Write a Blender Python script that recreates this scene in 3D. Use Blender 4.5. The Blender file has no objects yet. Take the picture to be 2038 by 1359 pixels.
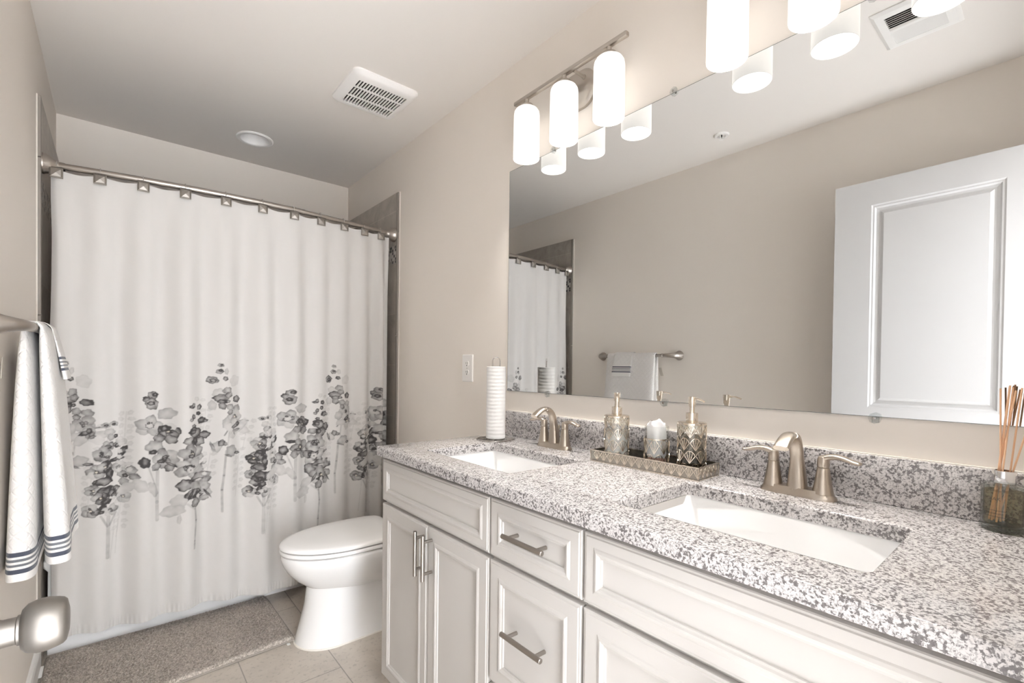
import bpy, bmesh, math, random
import numpy as np
from mathutils import Vector, Matrix

random.seed(7)
rng = np.random.default_rng(7)
SC = bpy.context.scene
COL = SC.collection
PI = math.pi

# ------------------------------------------------------------------ camera
cam_d = bpy.data.cameras.new('camera')
cam = bpy.data.objects.new('camera', cam_d)
COL.objects.link(cam)
CAMP = (-1.2926, -0.0337, 1.1943)
ya, pa, ra = math.radians(40.0523), math.radians(-0.711), math.radians(0.6976)
fw = Vector((math.sin(ya) * math.cos(pa), math.cos(ya) * math.cos(pa), math.sin(pa)))
rt = Vector((math.cos(ya), -math.sin(ya), 0))
up = rt.cross(fw)
r2 = rt * math.cos(ra) + up * math.sin(ra)
u2 = -rt * math.sin(ra) + up * math.cos(ra)
M = Matrix(((r2.x, u2.x, -fw.x, CAMP[0]), (r2.y, u2.y, -fw.y, CAMP[1]), (r2.z, u2.z, -fw.z, CAMP[2]), (0, 0, 0, 1)))
cam.matrix_world = M
cam_d.sensor_width = 36
cam_d.sensor_fit = 'HORIZONTAL'
cam_d.lens = 941.5827 / 2038 * 36
cam_d.shift_y = (742.7052 - 679.5) / 2038
cam_d.clip_start = 0.01
SC.camera = cam

# ------------------------------------------------------------------ world, exposure
W = bpy.data.worlds.new('world')
SC.world = W
W.use_nodes = True
WT = W.node_tree
BG = WT.nodes['Background']
BG.inputs[0].default_value = (0.95, 0.97, 1.0, 1)
# bright hall beyond the doorway
_co = WT.nodes.new('ShaderNodeTexCoord'); _sp = WT.nodes.new('ShaderNodeSeparateXYZ'); _mr = WT.nodes.new('ShaderNodeMapRange')
WT.links.new(_co.outputs['Generated'], _sp.inputs[0]); WT.links.new(_sp.outputs[2], _mr.inputs[0])
_mr.inputs[1].default_value = -.25; _mr.inputs[2].default_value = .25
_mr.inputs[3].default_value = 14.5; _mr.inputs[4].default_value = 14.0      # strength below, above the horizon
WT.links.new(_mr.outputs[0], BG.inputs[1])
SC.view_settings.view_transform = 'Standard'
SC.view_settings.look = 'None'
SC.view_settings.gamma = 1
SC.view_settings.use_curve_mapping = False
SC.view_settings.exposure = 0.40
SC.cycles.use_denoising = True
SC.cycles.max_bounces = 14
SC.cycles.diffuse_bounces = 8
SC.cycles.glossy_bounces = 6
SC.cycles.transmission_bounces = 10
SC.cycles.transparent_max_bounces = 12
SC.cycles.caustics_reflective = False
SC.cycles.caustics_refractive = False
SC.cycles.sample_clamp_indirect = 6
SHADE_E = .70      # opal shade glow
BULB_E = 520.0      # bulb glow

# ------------------------------------------------------------------ helpers
class MB:
    def __init__(s):
        s.v = []; s.f = []
    def add(s, verts, faces):
        o = len(s.v)
        s.v += [tuple(p) for p in verts]
        s.f += [tuple(i + o for i in f) for f in faces]
        return s
    def loft(s, loops, cap0=True, cap1=True, closed=False):
        n = len(loops[0]); o = len(s.v)
        for L in loops:
            s.v += [tuple(p) for p in L]
        m = len(loops)
        for i in range(m if closed else m - 1):
            a = o + i * n; b = o + ((i + 1) % m) * n
            for k in range(n):
                s.f.append((a + k, a + (k + 1) % n, b + (k + 1) % n, b + k))
        if cap0 and not closed: s.f.append(tuple(o + k for k in reversed(range(n))))
        if cap1 and not closed: s.f.append(tuple(o + (m - 1) * n + k for k in range(n)))
        return s
    def box(s, x0, x1, y0, y1, z0, z1):
        return s.add([(x0, y0, z0), (x1, y0, z0), (x1, y1, z0), (x0, y1, z0), (x0, y0, z1), (x1, y0, z1), (x1, y1, z1), (x0, y1, z1)],
                     [(3, 2, 1, 0), (4, 5, 6, 7), (0, 1, 5, 4), (1, 2, 6, 5), (2, 3, 7, 6), (3, 0, 4, 7)])
    def bbox(s, x0, x1, y0, y1, z0, z1, b=.003, seg=2):
        bm = bmesh.new()
        bmesh.ops.create_cube(bm, size=1)
        for v in bm.verts:
            v.co = Vector(((x0 + x1) / 2 + v.co.x * (x1 - x0), (y0 + y1) / 2 + v.co.y * (y1 - y0), (z0 + z1) / 2 + v.co.z * (z1 - z0)))
        bmesh.ops.bevel(bm, geom=bm.edges[:], offset=b, segments=seg, affect='EDGES', profile=.5)
        return s.bm(bm)
    def bm(s, bm):
        bm.verts.index_update()
        s.add([v.co[:] for v in bm.verts], [[v.index for v in f.verts] for f in bm.faces])
        bm.free()
        return s
    def lathe(s, c, prof, axis=(0, 0, 1), n=32, cap0=True, cap1=True, closed=False):
        ax = Vector(axis).normalized()
        h = Vector((1, 0, 0)) if abs(ax.x) < .9 else Vector((0, 1, 0))
        e1 = ax.cross(h).normalized(); e2 = ax.cross(e1)
        c = Vector(c)
        loops = []
        for r, z in prof:
            r = max(r, 1e-5)
            loops.append([c + ax * z + (e1 * math.cos(2 * PI * k / n) + e2 * math.sin(2 * PI * k / n)) * r for k in range(n)])
        return s.loft(loops, cap0, cap1, closed)
    def sweep(s, path, rad, upv=(0, 0, 1), n=12, cap=True, power=1.0, closed=False):
        P = [Vector(p) for p in path]
        m = len(P)
        if not isinstance(rad, (list, tuple)): rad = [(rad, rad)] * m
        rad = [(r, r) if not isinstance(r, tuple) else r for r in rad]
        loops = []; upv = Vector(upv)
        for i in range(m):
            if closed: t = P[(i + 1) % m] - P[i - 1]
            else: t = P[min(i + 1, m - 1)] - P[max(i - 1, 0)]
            t.normalize()
            sd = upv.cross(t)
            if sd.length < 1e-3: sd = Vector((1, 0, 0)).cross(t)
            sd.normalize(); nn = t.cross(sd)
            L = []
            for k in range(n):
                a = 2 * PI * k / n
                ca, sa = math.cos(a), math.sin(a)
                if power != 1:
                    ca = math.copysign(abs(ca) ** power, ca); sa = math.copysign(abs(sa) ** power, sa)
                L.append(P[i] + sd * rad[i][0] * ca + nn * rad[i][1] * sa)
            loops.append(L)
        return s.loft(loops, cap, cap, closed)
    def tube(s, a, b, r, n=10):
        return s.sweep([a, b], r, upv=(0, 0, 1) if abs((Vector(b) - Vector(a)).normalized().z) < .95 else (1, 0, 0), n=n)
    def sphere(s, c, r, n=16, m=10, sx=1, sy=1, sz=1):
        loops = []
        for i in range(1, m):
            t = PI * i / m
            loops.append([(c[0] + r * sx * math.sin(t) * math.cos(2 * PI * k / n), c[1] + r * sy * math.sin(t) * math.sin(2 * PI * k / n), c[2] - r * sz * math.cos(t)) for k in range(n)])
        return s.loft(loops)
    def rotz(s, ang, c):
        ca, sa = math.cos(ang), math.sin(ang)
        s.v = [(c[0] + (x - c[0]) * ca - (y - c[1]) * sa, c[1] + (x - c[0]) * sa + (y - c[1]) * ca, z) for x, y, z in s.v]
        return s

def smooth_path(pts, n=8):
    P = [np.array(p, float) for p in pts]
    P = [2 * P[0] - P[1]] + P + [2 * P[-1] - P[-2]]
    out = []
    for i in range(1, len(P) - 2):
        for k in range(n):
            t = k / n
            a, b, c, d = P[i - 1], P[i], P[i + 1], P[i + 2]
            out.append(.5 * (2 * b + (c - a) * t + (2 * a - 5 * b + 4 * c - d) * t * t + (3 * b - a - 3 * c + d) * t ** 3))
    out.append(P[-2])
    return out

def rr(cx, cy, hx, hy, r, n=6):
    out = []
    for qx, qy, a0 in ((1, 1, 0), (-1, 1, 90), (-1, -1, 180), (1, -1, 270)):
        for k in range(n + 1):
            a = math.radians(a0 + 90 * k / n)
            out.append((cx + qx * (hx - r) + r * math.cos(a), cy + qy * (hy - r) + r * math.sin(a)))
    return out

def base_of(parent):
    return parent.location if parent else Vector((0, 0, 0))

def world_base(parent):
    b = Vector((0, 0, 0))
    while parent:
        b = b + parent.location; parent = parent.parent
    return b

def obj(name, mb, mat, parent=None, base=None, sharp=35, smooth=True):
    """link one mesh; vertices of mb are in room coordinates"""
    me = bpy.data.meshes.new(name)
    pb = world_base(parent)
    b = Vector(base) if base is not None else pb
    V = np.array(mb.v, float) - np.array(b)
    me.from_pydata(V.tolist(), [], mb.f)
    bm = bmesh.new(); bm.from_mesh(me)
    bmesh.ops.recalc_face_normals(bm, faces=bm.faces[:])
    bm.to_mesh(me); bm.free()
    if smooth:
        me.polygons.foreach_set('use_smooth', [True] * len(me.polygons))
        me.set_sharp_from_angle(angle=math.radians(sharp))
    me.materials.append(mat)
    o = bpy.data.objects.new(name, me)
    COL.objects.link(o)
    if parent: o.parent = parent
    o.location = b - pb
    return o

def thing(name, label, cat, base, group=None):
    e = bpy.data.objects.new(name, None)
    e.empty_display_size = .05
    COL.objects.link(e)
    e.location = base
    return tag(e, label, cat, group)

def tag(o, label, cat, group=None, kind=None):
    o['label'] = label; o['category'] = cat
    if group: o['group'] = group
    if kind: o['kind'] = kind
    return o

def struct(name, mb, mat, label=None, cat=None, smooth=False, parent=None, base=(0, 0, 0)):
    o = obj(name, mb, mat, parent, base=base, smooth=smooth)
    o['kind'] = 'structure'
    if label: o['label'] = label
    if cat: o['category'] = cat
    return o

# ------------------------------------------------------------------ materials
class NT:
    def __init__(s, name):
        s.m = bpy.data.materials.new(name); s.m.use_nodes = True
        s.t = s.m.node_tree; s.b = s.t.nodes['Principled BSDF']
    def n(s, typ, inp=None, **kw):
        nd = s.t.nodes.new(typ)
        for k, v in kw.items(): setattr(nd, k, v)
        for k, v in (inp or {}).items():
            if isinstance(v, bpy.types.NodeSocket): s.t.links.new(v, nd.inputs[k])
            else: nd.inputs[k].default_value = v
        return nd
    def set(s, **kw):
        for k, v in kw.items():
            k = k.replace('_', ' ')
            if isinstance(v, bpy.types.NodeSocket): s.t.links.new(v, s.b.inputs[k])
            else: s.b.inputs[k].default_value = v
        return s
    def ramp(s, fac, stops, interp='LINEAR'):
        r = s.n('ShaderNodeValToRGB', {0: fac})
        r.color_ramp.interpolation = interp
        e = r.color_ramp.elements
        while len(e) < len(stops): e.new(.5)
        for i, (p, c) in enumerate(stops):
            e[i].position = p
            e[i].color = (c, c, c, 1) if isinstance(c, (int, float)) else (*c, 1)
        return r.outputs[0]
    def math(s, op, a, b=0.0, c=0.0):
        nd = s.n('ShaderNodeMath', operation=op)
        for i, v in enumerate((a, b, c)):
            if isinstance(v, bpy.types.NodeSocket): s.t.links.new(v, nd.inputs[i])
            else: nd.inputs[i].default_value = v
        return nd.outputs[0]
    def mix(s, fac, a, b):
        nd = s.n('ShaderNodeMix', data_type='RGBA')
        for k, v in ((0, fac), (6, a), (7, b)):
            if isinstance(v, bpy.types.NodeSocket): s.t.links.new(v, nd.inputs[k])
            elif k == 0: nd.inputs[k].default_value = v
            else: nd.inputs[k].default_value = (*v, 1)
        return nd.outputs[2]
    def coord(s, kind='Object'):
        return s.n('ShaderNodeTexCoord').outputs[kind]
    def noise(s, scale, detail=2, rough=.5, vec=None, dist=0):
        nd = s.n('ShaderNodeTexNoise', {'Vector': vec or s.coord(), 'Scale': scale, 'Detail': detail, 'Roughness': rough, 'Distortion': dist})
        return nd.outputs[0]
    def bump(s, h, strength=.3, dist=.001):
        nd = s.n('ShaderNodeBump', {'Height': h, 'Strength': strength, 'Distance': dist})
        s.t.links.new(nd.outputs[0], s.b.inputs['Normal'])
        return s

def simple(name, col, rough=.5, metal=0, spec=.5, coat=0, bump=None):
    t = NT(name).set(Base_Color=(*col, 1), Roughness=rough, Metallic=metal)
    t.b.inputs['Specular IOR Level'].default_value = spec
    if coat:
        t.b.inputs['Coat Weight'].default_value = coat
        t.b.inputs['Coat Roughness'].default_value = .05
    if bump: t.bump(t.noise(bump[0], 3), bump[1], bump[2])
    return t.m

M_wall = simple('beige wall paint', (.86, .812, .757), .55, spec=.3, bump=(220, .12, .0006))
M_baffle = simple('taupe baffle paint', (.47, .445, .42), .7)  # dark tone limits light bouncing off the unseen added baffles
M_ceil = simple('flat ceiling paint', (.81, .775, .74), .8, spec=.2, bump=(260, .12, .0006))
M_trim = simple('white semi gloss trim', (.80, .79, .775), .35)
M_door = simple('white door paint', (.68, .68, .685), .28)
M_cab = simple('white cabinet paint', (.53, .512, .493), .6, spec=.25)
M_cabin = simple('cabinet shadow gap', (.30, .28, .26), .6)
M_porc = simple('white porcelain', (.86, .86, .86), .08, spec=.5, coat=.5)
M_plastic = simple('white plastic', (.90, .89, .875), .35)
M_seat = simple('white toilet seat plastic', (.87, .865, .86), .2)
M_dark = simple('cavity shadow and dark link', (.035, .032, .03), .8)  # near-black stands in for shade in ceiling vents; also colours the sprinkler link
M_slot = simple('outlet slot', (.06, .06, .06), .6)
M_paper = NT('paper towel'); M_paper.set(Base_Color=(.86, .86, .855, 1), Roughness=.9)
M_paper.bump(M_paper.n('ShaderNodeTexWave', {'Vector': M_paper.coord(), 'Scale': 22.0, 'Distortion': 1.5, 'Detail': 2.0}, bands_direction='Z').outputs[1], .5, .0012)
M_paper = M_paper.m
M_caulk = simple('caulk', (.78, .75, .70), .6)
M_reed = simple('natural reed', (.72, .45, .28), .7, bump=(300, .3, .0005))
M_packet = simple('white packet film', (.88, .88, .89), .25)
M_pink = simple('pink packet base', (.80, .50, .42), .4)
M_print = simple('printed lettering', (.10, .085, .07), .6)
M_lotion = simple('white lotion', (.78, .77, .75), .3)
M_liquid = None

def brushed(name, col, rough, sx=40, sy=40, sz=40, var=.10):
    t = NT(name)
    mp = t.n('ShaderNodeMapping', {'Vector': t.coord(), 'Scale': (sx, sy, sz)})
    nz = t.noise(8, 3, .6, mp.outputs[0])
    t.set(Base_Color=(*col, 1), Metallic=1.0, Roughness=t.math('MULTIPLY_ADD', nz, var, rough - var / 2))
    return t.m
M_nickel = brushed('brushed nickel', (.50, .46, .415), .34, 4, 120, 120)
M_nickel_f = brushed('brushed nickel faucet', (.50, .44, .375), .28, 60, 60, 6, .03)
M_nickel_b = brushed('satin nickel bars', (.44, .405, .37), .36, 120, 120, 8)
M_pull = brushed('brushed nickel pulls', (.36, .33, .30), .38, 80, 80, 80)
M_pewter = brushed('dull pewter', (.33, .305, .28), .5, 60, 60, 60)
M_champ = brushed('polished champagne metal', (.80, .72, .62), .12, 20, 20, 20, .05)
M_chrome = simple('chrome', (.80, .80, .81), .10, 1)
M_wire = simple('dark wire', (.42, .40, .38), .25, 1)
M_mirror = simple('mirror silver', (.775, .785, .785), .0, 1)
M_medge = simple('mirror edge', (.25, .27, .26), .2, .3)

def glass(name, col=(1, 1, 1), rough=0.0, ior=1.45):
    t = NT(name).set(Base_Color=(*col, 1), Roughness=rough, IOR=ior)
    t.b.inputs['Transmission Weight'].default_value = 1
    return t.m
def thin_glass(name, tint, ior=1.45, rough=.02):
    # thin clear walls: straight-through tint plus a Fresnel reflection
    t = NT(name)
    fc = t.n('ShaderNodeLayerWeight', {0: .5}).outputs[1]
    tr = t.n('ShaderNodeBsdfTransparent', {0: t.mix(t.math('POWER', fc, 4.0), tint, tuple(q * .42 for q in tint))}); gl = t.n('ShaderNodeBsdfGlossy', {0: (1, 1, 1, 1), 'Roughness': rough})
    fa = t.math('MULTIPLY_ADD', t.math('POWER', t.n('ShaderNodeLayerWeight', {0: .5}).outputs[1], 4.0), ior - 1, .03)
    mx = t.n('ShaderNodeMixShader', {0: fa, 1: tr.outputs[0], 2: gl.outputs[0]})
    t.t.links.new(mx.outputs[0], t.t.nodes['Material Output'].inputs[0])
    return t.m
M_glass = thin_glass('clear glass', (.975, .98, .975), 1.38)
M_thick = thin_glass('thick clear glass', (.90, .915, .90), 1.75)
M_oil = thin_glass('amber diffuser oil', (.91, .85, .73), 1.12)
M_smoke = thin_glass('clear soap', (.80, .77, .72), 1.15)
M_clip = thin_glass('clear plastic', (.93, .94, .94), 1.5, .06)

t = NT('frosted liner')
t.set(Base_Color=(.80, .80, .79, 1), Roughness=.5); t.b.inputs['Transmission Weight'].default_value = .35
M_liner = t.m

# granite
t = NT('speckled granite')
co = t.coord()
wob = t.n('ShaderNodeVectorMath', {0: co, 1: t.n('ShaderNodeVectorMath', {0: t.n('ShaderNodeTexNoise', {'Vector': co, 'Scale': 60.0, 'Detail': 2.0}).outputs[1], 'Scale': .006}, operation='SCALE').outputs[0]}, operation='ADD').outputs[0]
n1 = t.noise(185, 3.0, .62, wob)
n2 = t.noise(60, 2.0, .5, co)
n3 = t.noise(300, 2.0, .6, wob)
s1 = t.math('ADD', n1, t.math('MULTIPLY', t.math('SUBTRACT', n2, .5), .35))
darkf = t.ramp(s1, [(.435, 1), (.475, 0)])
midf = t.ramp(t.math('ADD', n3, t.math('MULTIPLY', t.math('SUBTRACT', n1, .5), .5)), [(.46, 1), (.52, 0)])
light = t.mix(t.noise(30, 2), (.52, .495, .49), (.65, .632, .63))
c1 = t.mix(t.math('MULTIPLY', midf, .72), light, (.30, .285, .285))
c2 = t.mix(t.math('MULTIPLY', darkf, .93), c1, t.mix(n3, (.06, .055, .055), (.20, .185, .185)))
t.set(Base_Color=c2, Roughness=.14)
t.b.inputs['Specular IOR Level'].default_value = .5
M_granite = t.m

# floor tile
t = NT('floor tile')
sep = t.n('ShaderNodeSeparateXYZ', {0: t.coord()})
vec = t.n('ShaderNodeCombineXYZ', {0: t.math('SUBTRACT', sep.outputs[1], 2.425 - 6.1), 1: t.math('ADD', sep.outputs[0], .604 + 6.14)}).outputs[0]
bk = t.n('ShaderNodeTexBrick', {'Vector': vec, 'Color1': (.46, .415, .365, 1), 'Color2': (.50, .455, .405, 1), 'Mortar': (.27, .245, .22, 1), 'Scale': 1.0, 'Mortar Size': .0022, 'Mortar Smooth': .1, 'Bias': 0.0, 'Brick Width': .61, 'Row Height': .307}, offset=.5, offset_frequency=2)
cl = t.noise(7, 5, .62)
sp = t.noise(60, 3, .6)
f = t.math('MULTIPLY_ADD', cl, .55, .73)
f = t.math('MULTIPLY', f, t.ramp(sp, [(.34, .80), (.44, 1)]))
mm = t.n('ShaderNodeMix', {0: 1.0, 6: bk.outputs[0], 7: f}, data_type='RGBA', blend_type='MULTIPLY')
t.set(Base_Color=mm.outputs[2], Roughness=.42)
t.bump(t.math('SUBTRACT', 1.0, bk.outputs[1]), .6, .0015)
M_floor = t.m

# shower wall tile with a mosaic band
def tile_mat(name, axis, off):
    t = NT(name)
    sep = t.n('ShaderNodeSeparateXYZ', {0: t.coord()})
    h = sep.outputs[axis]; z = sep.outputs[2]
    vec = t.n('ShaderNodeCombineXYZ', {0: t.math('SUBTRACT', h, off - 6.1), 1: t.math('ADD', z, 1.52 - 1.2 + .005)}).outputs[0]
    bk = t.n('ShaderNodeTexBrick', {'Vector': vec, 'Color1': (.36, .325, .29, 1), 'Color2': (.42, .385, .345, 1), 'Mortar': (.50, .46, .41, 1), 'Scale': 1.0, 'Mortar Size': .002, 'Mortar Smooth': .1, 'Bias': 0.0, 'Brick Width': .61, 'Row Height': .305}, offset=0.0, offset_frequency=2)
    f = t.math('MULTIPLY_ADD', t.noise(9, 6, .65, dist=1.2), .9, .55)
    base = t.n('ShaderNodeMix', {0: 1.0, 6: bk.outputs[0], 7: f}, data_type='RGBA', blend_type='MULTIPLY').outputs[2]
    a = t.math('DIVIDE', h, .0175); b = t.math('DIVIDE', t.math('SUBTRACT', z, 1.807), .0175)
    wn = t.n('ShaderNodeTexWhiteNoise', {'Vector': t.n('ShaderNodeCombineXYZ', {0: t.math('FLOOR', a), 1: t.math('FLOOR', b), 2: 3.0}).outputs[0]})
    chips = t.ramp(wn.outputs[0], [(0, (.04, .04, .045)), (.30, (.46, .44, .41)), (.52, (.20, .19, .18)), (.66, (.58, .56, .53)), (.86, (.33, .30, .27))], 'CONSTANT')
    ga = t.math('GREATER_THAN', t.math('ABSOLUTE', t.math('SUBTRACT', t.math('FRACT', a), .5)), .44)
    gb = t.math('GREATER_THAN', t.math('ABSOLUTE', t.math('SUBTRACT', t.math('FRACT', b), .5)), .44)
    chips = t.mix(t.math('MAXIMUM', ga, gb), chips, (.50, .47, .43))
    band = t.math('MULTIPLY', t.math('GREATER_THAN', z, 1.807), t.math('LESS_THAN', z, 1.912))
    t.set(Base_Color=t.mix(band, base, chips), Roughness=.35)
    return t.m
M_tile_y = tile_mat('grey shower tile', 1, 2.824)
M_tile_x = tile_mat('grey shower tile back', 0, -.762)
M_tiletrim = simple('grey bullnose trim', (.27, .245, .22), .4, bump=(40, .3, .001))

# terry towel
def terry(name, base_col, stripes):
    """stripes: list of (start, colour) along the cloth in metres from its hem (UV v)"""
    t = NT(name)
    uv = t.n('ShaderNodeUVMap').outputs[0]
    sep = t.n('ShaderNodeSeparateXYZ', {0: uv})
    v = t.math('MULTIPLY', sep.outputs[1], 5.0)
    col = t.ramp(v, [(p * 5, c) for p, c in stripes], 'CONSTANT')
    terr = t.noise(420, 2, .7)
    d1 = t.math('ABSOLUTE', t.math('SUBTRACT', t.math('FRACT', t.math('DIVIDE', t.math('ADD', sep.outputs[0], sep.outputs[1]), .034)), .5))
    d2 = t.math('ABSOLUTE', t.math('SUBTRACT', t.math('FRACT', t.math('DIVIDE', t.math('SUBTRACT', sep.outputs[0], sep.outputs[1]), .034)), .5))
    quilt = t.ramp(t.math('MINIMUM', t.math('SUBTRACT', .5, d1), t.math('SUBTRACT', .5, d2)), [(0, 0), (.14, 1)])
    body = t.math('GREATER_THAN', sep.outputs[1], .075)
    h = t.math('ADD', t.math('MULTIPLY', t.math('MULTIPLY', quilt, body), .9), t.math('MULTIPLY', terr, .7))
    t.set(Base_Color=col, Roughness=.95)
    t.b.inputs['Sheen Weight'].default_value = .3
    t.b.inputs['Specular IOR Level'].default_value = .1
    t.bump(h, .6, .0032)
    return t.m
WH = (.83, .815, .80); NV = (.075, .085, .115); GN = (.17, .18, .20)
M_towel = terry('white terry with navy stripes', WH, [(0, WH), (.020, NV), (.032, WH), (.0385, GN), (.045, WH), (.0515, GN), (.058, WH), (.0645, NV), (.076, WH)])
M_hand = terry('white hand towel terry', WH, [(0, WH), (.026, NV), (.034, WH), (.0395, GN), (.0445, WH), (.050, GN), (.055, WH), (.0605, NV), (.068, WH)])

# bath mat
t = NT('taupe chenille pile')
nz = t.ramp(t.noise(125, 3, .75), [(.30, 0), (.70, 1)]); n2 = t.noise(8, 3)
t.set(Base_Color=t.mix(t.math('MULTIPLY_ADD', nz, .85, t.math('MULTIPLY_ADD', n2, .3, -.12)), (.20, .175, .15), (.80, .73, .66)), Roughness=1.0)
t.b.inputs['Specular IOR Level'].default_value = .1
t.bump(t.noise(240, 2, .7), 1.0, .004)
M_mat = t.m
M_matedge = simple('taupe mat binding', (.30, .27, .24), .9)

# curtain
t = NT('printed curtain fabric')
at = t.n('ShaderNodeAttribute', attribute_name='print')
t.set(Base_Color=at.outputs[0], Roughness=.85)
t.b.inputs['Specular IOR Level'].default_value = .15
t.b.inputs['Sheen Weight'].default_value = .15
t.bump(t.noise(14, 3, .55), .25, .006)
M_curtain = t.m

def emis(name, col, strength, base=(.55, .54, .53)):
    t = NT(name).set(Base_Color=(*base, 1), Roughness=.35, Emission_Color=(*col, 1), Emission_Strength=strength)
    return t.m
M_shade = emis('lit opal glass', (1, .955, .90), SHADE_E)
M_bulb = emis('lit bulb', (1, .96, .91), BULB_E)

# ------------------------------------------------------------------ room shell
XL, YB, HC = -1.524, 3.369, 2.476
YF = -.06
struct('floor', MB().box(XL - .1, .1, YF - .11, YB + .1, -.1, 0), M_floor)
struct('wall_right', MB().box(0, .1, YF - .11, YB + .1, 0, HC), M_wall)
struct('wall_left', MB().box(XL - .1, XL, YF - .11, YB + .1, 0, HC), M_wall)
struct('wall_back', MB().box(XL, 0, YB, YB + .1, 0, HC), M_wall)
DX0, DX1, DZ = -1.437, -.655, 2.105
struct('wall_front', MB().box(XL, DX0, YF - .11, YF, 0, HC).box(DX1, 0, YF - .11, YF, 0, HC).box(DX0, DX1, YF - .11, YF, DZ, HC), M_wall)
# unseen baffle walls added behind the camera to narrow the doorway light
struct('wall_baffle_left', MB().box(DX0 - .1, DX0, -1.9, YF - .111, -.1, 2.7), M_baffle)
struct('wall_baffle_right', MB().box(DX1, DX1 + .1, -1.9, YF - .111, -.1, 2.7), M_baffle)
# ceiling with a round hole for the can light
CLX, CLY, CLR = -.682, 2.990, .078
mb = MB()
x0, x1, y0, y1 = XL - .1, .1, YF - .11, YB + .1
sq = .14; n = 48
gx = [x0, CLX - sq, CLX + sq, x1]; gy = [y0, CLY - sq, CLY + sq, y1]
for i in range(3):
    for j in range(3):
        if i == 1 and j == 1: continue
        mb.add([(gx[i], gy[j], HC), (gx[i + 1], gy[j], HC), (gx[i + 1], gy[j + 1], HC), (gx[i], gy[j + 1], HC)], [(3, 2, 1, 0)])
ci, so, ct = [], [], []
for k in range(n):
    a = 2 * PI * k / n
    c, s = math.cos(a), math.sin(a)
    q = sq / max(abs(c), abs(s))
    so.append((CLX + c * q, CLY + s * q, HC)); ci.append((CLX + c * CLR, CLY + s * CLR, HC)); ct.append((CLX + c * CLR, CLY + s * CLR, HC + .16))
mb.loft([so, ci, ct], False, False)
mb.add([(x0, y0, HC + .16), (x1, y0, HC + .16), (x1, y1, HC + .16), (x0, y1, HC + .16)], [(0, 1, 2, 3)])
struct('ceiling', mb, M_ceil)

# shower tile surround
TY, TZ, TT = 2.556, 2.222, .012
struct('trim_1', MB().box(XL, XL + TT, TY + .02, YB, 0, TZ), M_tile_y, 'grey wall tile with a mosaic band on the left tub wall', 'tile')
struct('trim_2', MB().box(-TT, 0, TY + .02, YB, 0, TZ), M_tile_y, 'grey wall tile with a mosaic band on the right tub wall', 'tile')
struct('trim_3', MB().box(XL + TT, -TT, YB - TT, YB, 0, TZ), M_tile_x, 'grey wall tile behind the shower curtain', 'tile')
for nm, xx0, xx1 in (('trim_4', XL, XL + TT + .001), ('trim_5', -TT - .001, 0)):
    mb = MB()
    for z0, z1 in ((0, .76), (.762, 1.374), (1.376, 1.985), (1.987, TZ)):
        mb.bbox(xx0, xx1, TY - .004, TY + .0195, z0, z1, .003)
    struct(nm, mb, M_tiletrim)
for nm, xx0, xx1 in (('trim_6', XL, XL + .004), ('trim_7', -.004, 0)):
    struct(nm, MB().box(xx0, xx1, TY - .0075, TY - .004, 0, TZ + .002), M_caulk)
struct('baseboard_left', MB().loft([[(XL + d, y, z) for d, z in ((0, 0), (.014, 0), (.014, .072), (.011, .082), (.006, .088), (0, .092))] for y in (YF, TY - .0075)]), M_trim)
struct('baseboard_right', MB().loft([[(-d, y, z) for d, z in ((0, 0), (.014, 0), (.014, .072), (.011, .082), (.006, .088), (0, .092))] for y in (1.565, TY - .0075)]), M_trim)

# door, swung open in front of the left wall
DF, DW = -1.400, (-.052, .729)      # face x, span in y
def panel_loops(u0, u1, v0, v1, prof, to3):
    loops = []
    for ins, d in prof:
        loops.append([to3(u0 + ins, v0 + ins, d), to3(u1 - ins, v0 + ins, d), to3(u1 - ins, v1 - ins, d), to3(u0 + ins, v1 - ins, d)])
    return loops
ent = thing('door_1', 'white panelled door open along the left wall, seen in the mirror', 'door', (DF - .0175, DW[0], 0))
ent['kind'] = 'structure'
mb = MB()
# slab front built as rails and stiles around two raised panels
P0, P1 = .150, .585
rows = ((.16, .86), (1.03, 1.965))
for y0, y1, z0, z1 in ((DW[0], P0, .012, 2.078), (P1, DW[1], .012, 2.078), (P0, P1, .012, rows[0][0]), (P0, P1, rows[0][1], rows[1][0]), (P0, P1, rows[1][1], 2.078)):
    mb.box(DF - .035, DF, y0, y1, z0, z1)
obj('door_slab', mb, M_door, ent, smooth=False)
for z0, z1 in rows:
    prof = [(0, 0), (.006, -.003), (.012, -.003), (.018, -.009), (.028, -.012), (.034, -.012), (.046, -.004), (.050, -.004)]
    mb = MB().loft(panel_loops(P0, P1, z0, z1, prof, lambda u, v, d: (DF + d, u, v)), False, True)
    obj('door_panel', mb, M_door, ent, smooth=False)
kn = MB().lathe((DF, .668, .915), [(.0001, 0), (.033, 0), (.033, .006), (.028, .011), (.0155, .014), (.0135, .020), (.0135, .030), (.0150, .031), (.0150, .033), (.0195, .034),
        (.0240, .038), (.0268, .046), (.0268, .054), (.0250, .062), (.0235, .066), (.0210, .0685), (.012, .0705), (.0001, .071)], (1, 0, 0), 40)
obj('door_knob', kn, brushed('satin nickel knob', (.27, .25, .23), .5, 30, 30, 30), ent)['label'] = 'round satin nickel door knob'
# jambs of the doorway the camera looks through
struct('trim_8', MB().box(DX0, DX0 + .018, YF - .11, YF - .0, 0, DZ).box(DX1 - .018, DX1, YF - .11, YF, 0, DZ).box(DX0, DX1, YF - .11, YF, DZ - .018, DZ), M_trim)

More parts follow.
